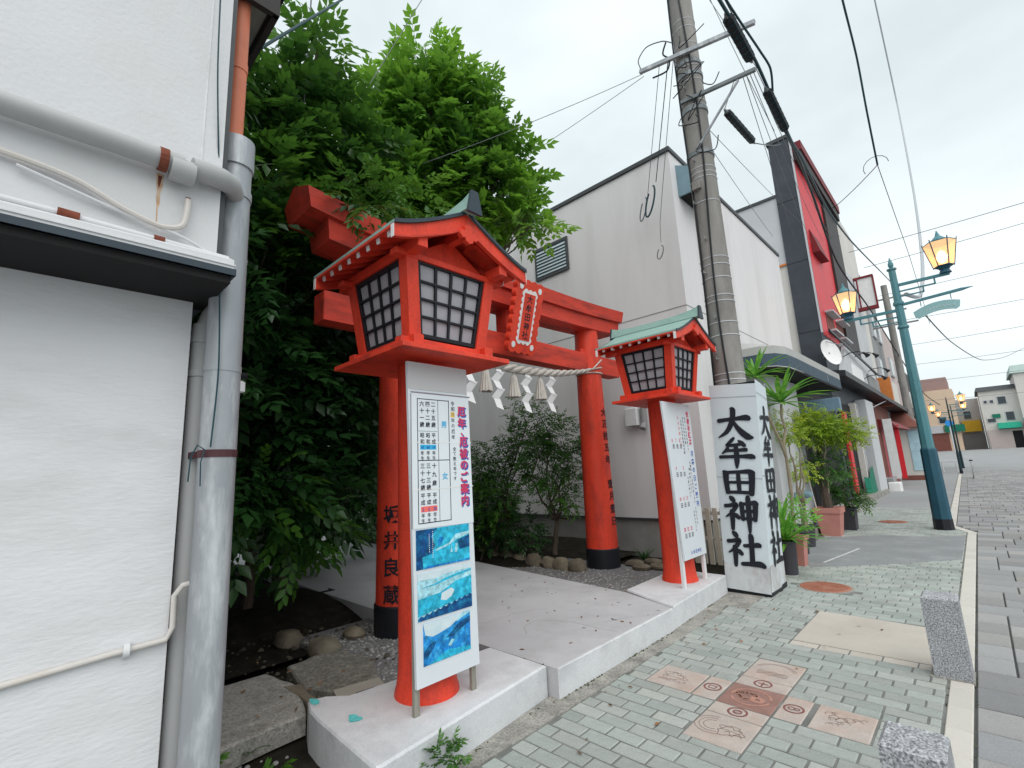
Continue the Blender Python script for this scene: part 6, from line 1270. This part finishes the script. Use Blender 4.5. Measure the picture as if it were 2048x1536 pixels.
# ================================================================ POTTED PLANTS ALONG THE SHOP
def pot(mbx, x, y, r0, r1, h, rim, sq=False):
    if sq:
        def q(r, z): return [(x-r, y-r, z), (x+r, y-r, z), (x+r, y+r, z), (x-r, y+r, z)]
        mbx.add(q(r0, 0)+q(r1, h-rim)+q(r1+.02, h-rim)+q(r1+.025, h)+q(r1-.01, h)+q(r1-.02, h-.04), [(3, 2, 1, 0)]+[(k+i, k+(i+1) % 4, k+4+(i+1) % 4, k+4+i) for k in (0, 4, 8, 12, 16) for i in range(4)])
    else: mbx.lathe(x, y, [(r0, 0), (r1, h-rim), (r1+.015, h-rim), (r1+.018, h), (r1-.01, h), (r1-.015, h-.04)], 20)
    return mbx
def blade_leaf(seed, h, spread, w, droop):
    mb = MB(); R = random.Random(seed); segs = 6; o = 0
    for i in range(segs+1):
        u = i/segs; ww = w*(math.sin(PI*min(1, .18+u*.82))**.8)*.5; zz = h*(u-droop*u*u)
        mb.v += [(spread*u, -ww, zz+.15*ww), (spread*u, 0, zz-.15*ww), (spread*u, ww, zz+.15*ww)]
    for i in range(segs): q = 3*i; mb.f += [(q, q+1, q+4, q+3), (q+1, q+2, q+5, q+4)]
    me = mesh_only('leaf', mb, L_SPK); a = me.attributes.new('tint', 'FLOAT', 'FACE'); a.data.foreach_set('value', np.random.default_rng(seed).random(len(me.polygons)).astype(np.float32)); return me
yl = [blade_leaf(1, .42, .18, .045, .25), blade_leaf(2, .34, .36, .045, .5), blade_leaf(3, .20, .42, .042, .8), blade_leaf(4, .02, .34, .04, 4.0)]
def rosette(t, c, n, s, seed):
    R = random.Random(seed)
    for k in range(n):
        me = yl[[0, 1, 1, 2, 2, 3][k % 6]]; inst('leaf', me, t, c, k*2.4+R.uniform(-.2, .2), (s*R.uniform(.8, 1.1),)*3)
yc = thing('yucca_plant', 'tall yucca with two spiky heads behind the wrapped pillar', 'potted plant', (-2.28, 8.7, 0))
part('pot', pot(MB(), -2.28, 8.75, .14, .18, .38, .05), BLKP, yc)
mb = MB(); limb(mb, bend((-2.28, 8.75, .3), (-2.26, 8.75, 1.55), 4, .03, 2), .03, .024); limb(mb, bend((-2.26, 8.75, 1.5), (-2.40, 8.2, 2.80), 4, .03, 3), .024, .02); limb(mb, bend((-2.26, 8.75, 1.5), (-2.28, 9.0, 2.40), 4, .03, 4), .024, .02); part('stem', mb, TWIG, yc)
rosette(yc, (-2.40, 8.2, 2.80), 30, 1.45, 1); rosette(yc, (-2.28, 9.0, 2.42), 36, 1.85, 2)
sp = thing('spiky_plant', 'bright green spiky plant in a tall charcoal pot beside the wrapped pillar', 'potted plant', (-2.02, 7.2, 0))
part('pot', pot(MB(), -2.02, 7.2, .10, .12, .42, .02), BLKP, sp); rosette(sp, (-2.02, 7.25, .40), 40, 1.25, 5); rosette(sp, (-2.06, 7.35, .62), 26, 1.1, 6)
t = thing('plant_pot', 'narrow pink terracotta pot behind the spiky plant', 'plant pot', (-2.06, 7.85, 0)); part('pot', pot(MB(), -2.06, 7.85, .085, .115, .40, .05, True), PINKP, t); part('soil', MB().box(-2.15, -1.97, 7.76, 7.94, .33, .36), SOIL, t)
crown('leaves', [(-2.08, 7.9, .62, .2)], 60, L_SPK, t, T7, (.6, 1), .5, .2, None, 41)
def bush(name, lab, base, potd, stems, blobs, n, lm, tmpl, seed, m_=None, scale=(.7, 1.2)):
    t = thing(name, lab, 'potted plant', base)
    part('pot', pot(MB(), base[0], base[1], *potd[:4], potd[4]), potd[5], t); mb = MB()
    for i, s in enumerate(stems): limb(mb, bend((base[0]+random.uniform(-.06, .06), base[1]+random.uniform(-.06, .06), potd[2]-.05), s, 5, .04, seed+i), .022, .010, 6)
    part('stems', mb, TWIG, t); crown('foliage', blobs, n, lm, t, tmpl, scale, .1, .3, None, seed); return t
bush('money_tree', 'many-stemmed tree with yellow-green canopy in a square pink planter', (-2.24, 11.0, 0), (.15, .20, .52, .10, True, PINKP), [(-2.35, 10.9, 1.9), (-2.2, 11.1, 2.0), (-2.1, 10.9, 1.85), (-2.25, 11.2, 1.8), (-2.3, 11.0, 1.3), (-2.15, 11.1, 1.2)],
     [(-2.6, 10.6, 2.06, .24), (-2.4, 10.8, 2.16, .26), (-2.2, 10.9, 2.12, .28), (-2.0, 11.1, 2.08, .28), (-1.8, 11.2, 1.98, .26), (-2.3, 10.8, 1.92, .22), (-2.0, 11.2, 1.9, .24), (-1.62, 11.3, 1.92, .18), (-1.75, 11.3, 1.8, .15)], 1250, L_YEL, T5, 51)
t = bpy.data.objects['money_tree']; crown('foliage', [(-2.35, 10.9, 1.28, .26), (-2.1, 11.0, 1.32, .26), (-1.9, 11.2, 1.25, .14), (-2.6, 10.6, 1.25, .14), (-2.2, 11.1, 1.5, .16)], 330, L_MID, t, T5, (.7, 1.2), .1, .3, None, 52)
part('trunk_bundle', MB().tube([(-2.24, 11.0, .45), (-2.28, 11.02, 1.1), (-2.22, 11.05, 1.75)], [.085, .07, .05], 9), BARK, t)
part('support_cane', MB().tube([(-2.4, 10.8, .5), (-2.52, 10.7, 1.9)], .011, 6), PVCL, t)
bush('potted_bush', 'small yellowish bush in a square charcoal pot beside the pink planter', (-2.12, 11.95, 0), (.13, .15, .44, .04, True, BLKP), [(-2.1, 12, .9)], [(-2.05, 11.9, .70, .22), (-2.2, 12.0, .95, .2), (-1.9, 12.0, .55, .14)], 420, L_MID, T5, 53)
bush('slender_shrub', 'slender pale-stemmed shrub with yellow-orange leaves between yucca and planter', (-2.33, 9.5, 0), (.12, .15, .35, .04, False, BLKP), [(-2.35, 9.4, 1.9), (-2.25, 9.6, 1.6), (-2.4, 9.7, 1.5), (-2.2, 9.3, 1.4)],
     [(-2.42, 9.3, 2.10, .22), (-2.3, 9.5, 1.95, .18), (-2.4, 9.8, 1.32, .16), (-2.2, 9.9, 1.28, .15), (-2.2, 9.2, 1.85, .12)], 230, L_YEL, T5, 54)

# ================================================================ FAR SIDE OF THE PLAZA
def far_house(name, lab, x0, x1, y, h, wm, wins=(), roof=None, rm=None, shop=None, depth=9):
    y = y-66+90; k = 1.5; Z = lambda z: 1.3+z*1.22; x0, x1, h = x0*k, x1*k, Z(h); roof = roof*1.2 if roof else None
    wins = [(a*k, b*k, Z(c), Z(d)) for a, b, c, d in wins]; shop = [(n_, a*k, b*k, Z(c), Z(d), m_, e) for n_, a, b, c, d, m_, e in (shop or ())]
    t = thing(name, lab, 'building', ((x0+x1)/2, y, 1.3)); part('wall', MB().box(x0, x1, y, y+depth, 1.2, h), wm, t)
    if roof: part('roof', MB().hexa([(x0-.3, y-.3, h), (x1+.3, y-.3, h), (x1+.3, y+depth, h), (x0-.3, y+depth, h), (x0-.1, y+.4, h+roof), (x1+.1, y+.4, h+roof), (x1+.1, y+depth, h+roof), (x0-.1, y+depth, h+roof)]), rm or TRIM, t)
    for (a, b, z0, z1) in wins: w_ = part('window', MB().box(a, b, y-.06, y-.001, z0, z1), PALEW, t); part('pane', MB().box(a+.08, b-.08, y-.09, y-.061, z0+.08, z1-.08), GLASS, w_)
    for (nm, a, b, z0, z1, mm, dd) in (shop or ()): part(nm, MB().box(a, b, y-dd, y-.002, z0, z1), mm, t)
    return t
Y = 66
far_house('apartment_building', 'far peach apartment block with brown top storey behind the teal lamp', -3.6, -.85, Y, 7.0, TANW, [(-2.2, -1.6, 3.1, 3.9)], None, None, [('brown_base', -3.5, -1.7, .0, 2.0, BROWN, .1), ('pale_band', -3.2, -2.0, 2.05, 2.9, PALEW, .3), ('green_fascia', -1.9, -.5, 2.1, 2.9, GREENC, .5)])
bpy.data.objects['apartment_building']; part('top_storey', MB().box(-4.8, -1.65, 90.3, 98, 9.85, 11.6), mat('rosy_brown_wall', (.34, .22, .20), .8), bpy.data.objects['apartment_building'])
far_house('far_house', 'far plain grey house just right of the peach block', -.85, .75, Y+6, 6.0, PALEW, [(-.5, .1, 3.6, 4.6), (.0, .5, 1.6, 2.6)], None, None, [('yellow_sign', -.7, .6, 2.1, 3.4, YELL, .6), ('shop_front', -.8, .7, 0, 1.9, GREYW, .2)])
far_house('far_house', 'far cream house with grey tile roof and small windows', .8, 3.2, Y, 6.3, CREAM, [(1.9, 2.5, 4.7, 5.6), (1.0, 1.3, 4.9, 5.3), (1.4, 1.7, 4.9, 5.3), (2.2, 2.8, 2.9, 3.9), (1.0, 1.6, 2.8, 3.3)], .5, TRIM, [('shop_front', .9, 3.1, 0, 2.0, PINKW, .3), ('green_awning', 1.6, 3.0, 2.1, 2.7, GREENA, 1.2), ('dark_door', 2.4, 3.0, 0, 1.8, DARK, .32), ('green_sign', 1.4, 1.9, 3.3, 3.7, GREENC, .2)])
far_house('far_house', 'far white two-storey house with pale green roof at the right edge', 3.2, 9.5, Y-1, 7.8, CREAM, [(4.0, 4.3, 5.9, 6.4), (4.9, 5.2, 6.0, 6.4), (3.9, 4.3, 3.4, 4.6), (5.2, 5.5, 3.3, 4.7), (6.2, 7.2, 4.6, 5.6)], .9, mat('pale_green_roof', (.38, .47, .44), .7), [('shop_front', 3.3, 9, 0, 2.1, GREYW, .2), ('blue_banner', 3.6, 4.0, .1, 2.3, BLUES, .4), ('poster', 4.7, 5.3, .9, 2.0, BLUES, .35), ('poster', 6.3, 6.9, .9, 2.0, mat('tan_poster', (.5, .4, .25), .7), .35), ('brick_base', 4.6, 9, 0, .7, BROWN, .36), ('eave_board', 3.3, 9, 2.3, 2.6, BROWN, 1.0), ('blue_sign_box', 3.2, 3.9, 2.4, 3.0, BLUES, 1.1)])
far_house('far_house', 'far tan block with small balconies rising behind the cream house', 1.2, 4.2, Y+14, 7.0, TANW, [(1.5, 1.9, 5.6, 6.3), (2.2, 2.6, 5.6, 6.3)], .3, TRIM)
far_house('far_house', 'far dark narrow shop with grey roof left of the peach block', -7.5, -3.6, Y-8, 7.2, GREYW, [(-5.5, -4.6, 4.5, 5.6)], .6, TRIM)
t = thing('road_sign', 'round blue road sign on a white post in the far plaza', 'road sign', (-1.75, 70, .78)); part('post', MB().tube([(-1.75, 70, .7), (-1.78, 70, 4.2)], .06, 8), PALEW, t); part('disc', MB().tube([(-1.78, 69.95, 4.3), (-1.78, 69.88, 4.3)], .34, 16), BLUES, t)
t = thing('bicycle', 'tiny parked bicycle beside the distant street lamps', 'bicycle', (-.35, 34, 0)); BY_ = 0
for yy in (33.6, 34.55): mb = MB(); mb.tube([(-.35+.03*math.sin(a), yy+.32*math.cos(a), .34+.32*math.sin(a)) for a in [k*PI/9 for k in range(19)]], .025, 6); part('wheel', mb, GREYW, t)
part('frame', MB().tube([(-.35, 33.6, .34), (-.35, 33.95, .34), (-.35, 34.1, .8), (-.35, 34.5, .85), (-.35, 33.95, .34)], .03, 6).tube([(-.35, 34.55, .34), (-.35, 34.45, 1.0), (-.6, 34.4, 1.05)], .025, 6), PALEW, t); part('saddle', MB().bbox(-.42, -.28, 33.9, 34.15, .86, .93, .02), BLACK, t)
simple('traffic_barrier', MB().tube([(-1.9, 44, 0), (-1.9, 44, .7), (-1.2, 44, .7), (-1.2, 44, 0)], .05, 6), PALEW, 'low white hoop barrier at the end of the pavement', 'barrier')
# grey neighbour behind the garden
b7 = thing('sided_house', 'grey corrugated house wall behind the garden shrubs', 'building', (-11, 9, 0)); part('wall', MB().box(-16, -9.9, 7.6, 16, -.02, 6.8), mat('grey_siding', (.22, .22, .235), .7, .1, 3), b7)
rbm = mesh_only('siding_board', MB().hexa([(-.03, -4, -.03), (.05, -4, -.03), (.05, 4, -.03), (-.03, 4, -.03), (-.03, -4, .06), (.0, -4, .06), (.0, 4, .06), (-.03, 4, .06)]), mat('grey_siding_board', (.25, .25, .265), .6, .08, 3))
for k in range(40): inst('siding_board', rbm, b7, (-9.885, 11.6, .2+k*.105))
rbm2 = mesh_only('siding_board', MB().hexa([(-3, -.05, -.03), (3, -.05, -.03), (3, .02, -.03), (-3, .02, -.03), (-3, .0, .06), (3, .0, .06), (3, .02, .06), (-3, .02, .06)]), bpy.data.materials['grey_siding_board'])
for k in range(60): inst('siding_board', rbm2, b7, (-12.9, 7.59, .2+k*.105))
t = thing('boundary_wall', 'pale wall glimpsed through the shaded trees at the back', 'wall', (-13, 3, 0)); part('wall', MB().box(-13.2, -13, -6, 7.5, -.02, 2.6), PALEW, t)
simple('air_conditioner_unit', MB().bbox(-7.75, -7.3, 7.05, 7.35, .9, 1.5, .02), PALEW, 'pale air conditioner behind the garden shrubs', 'air conditioner')
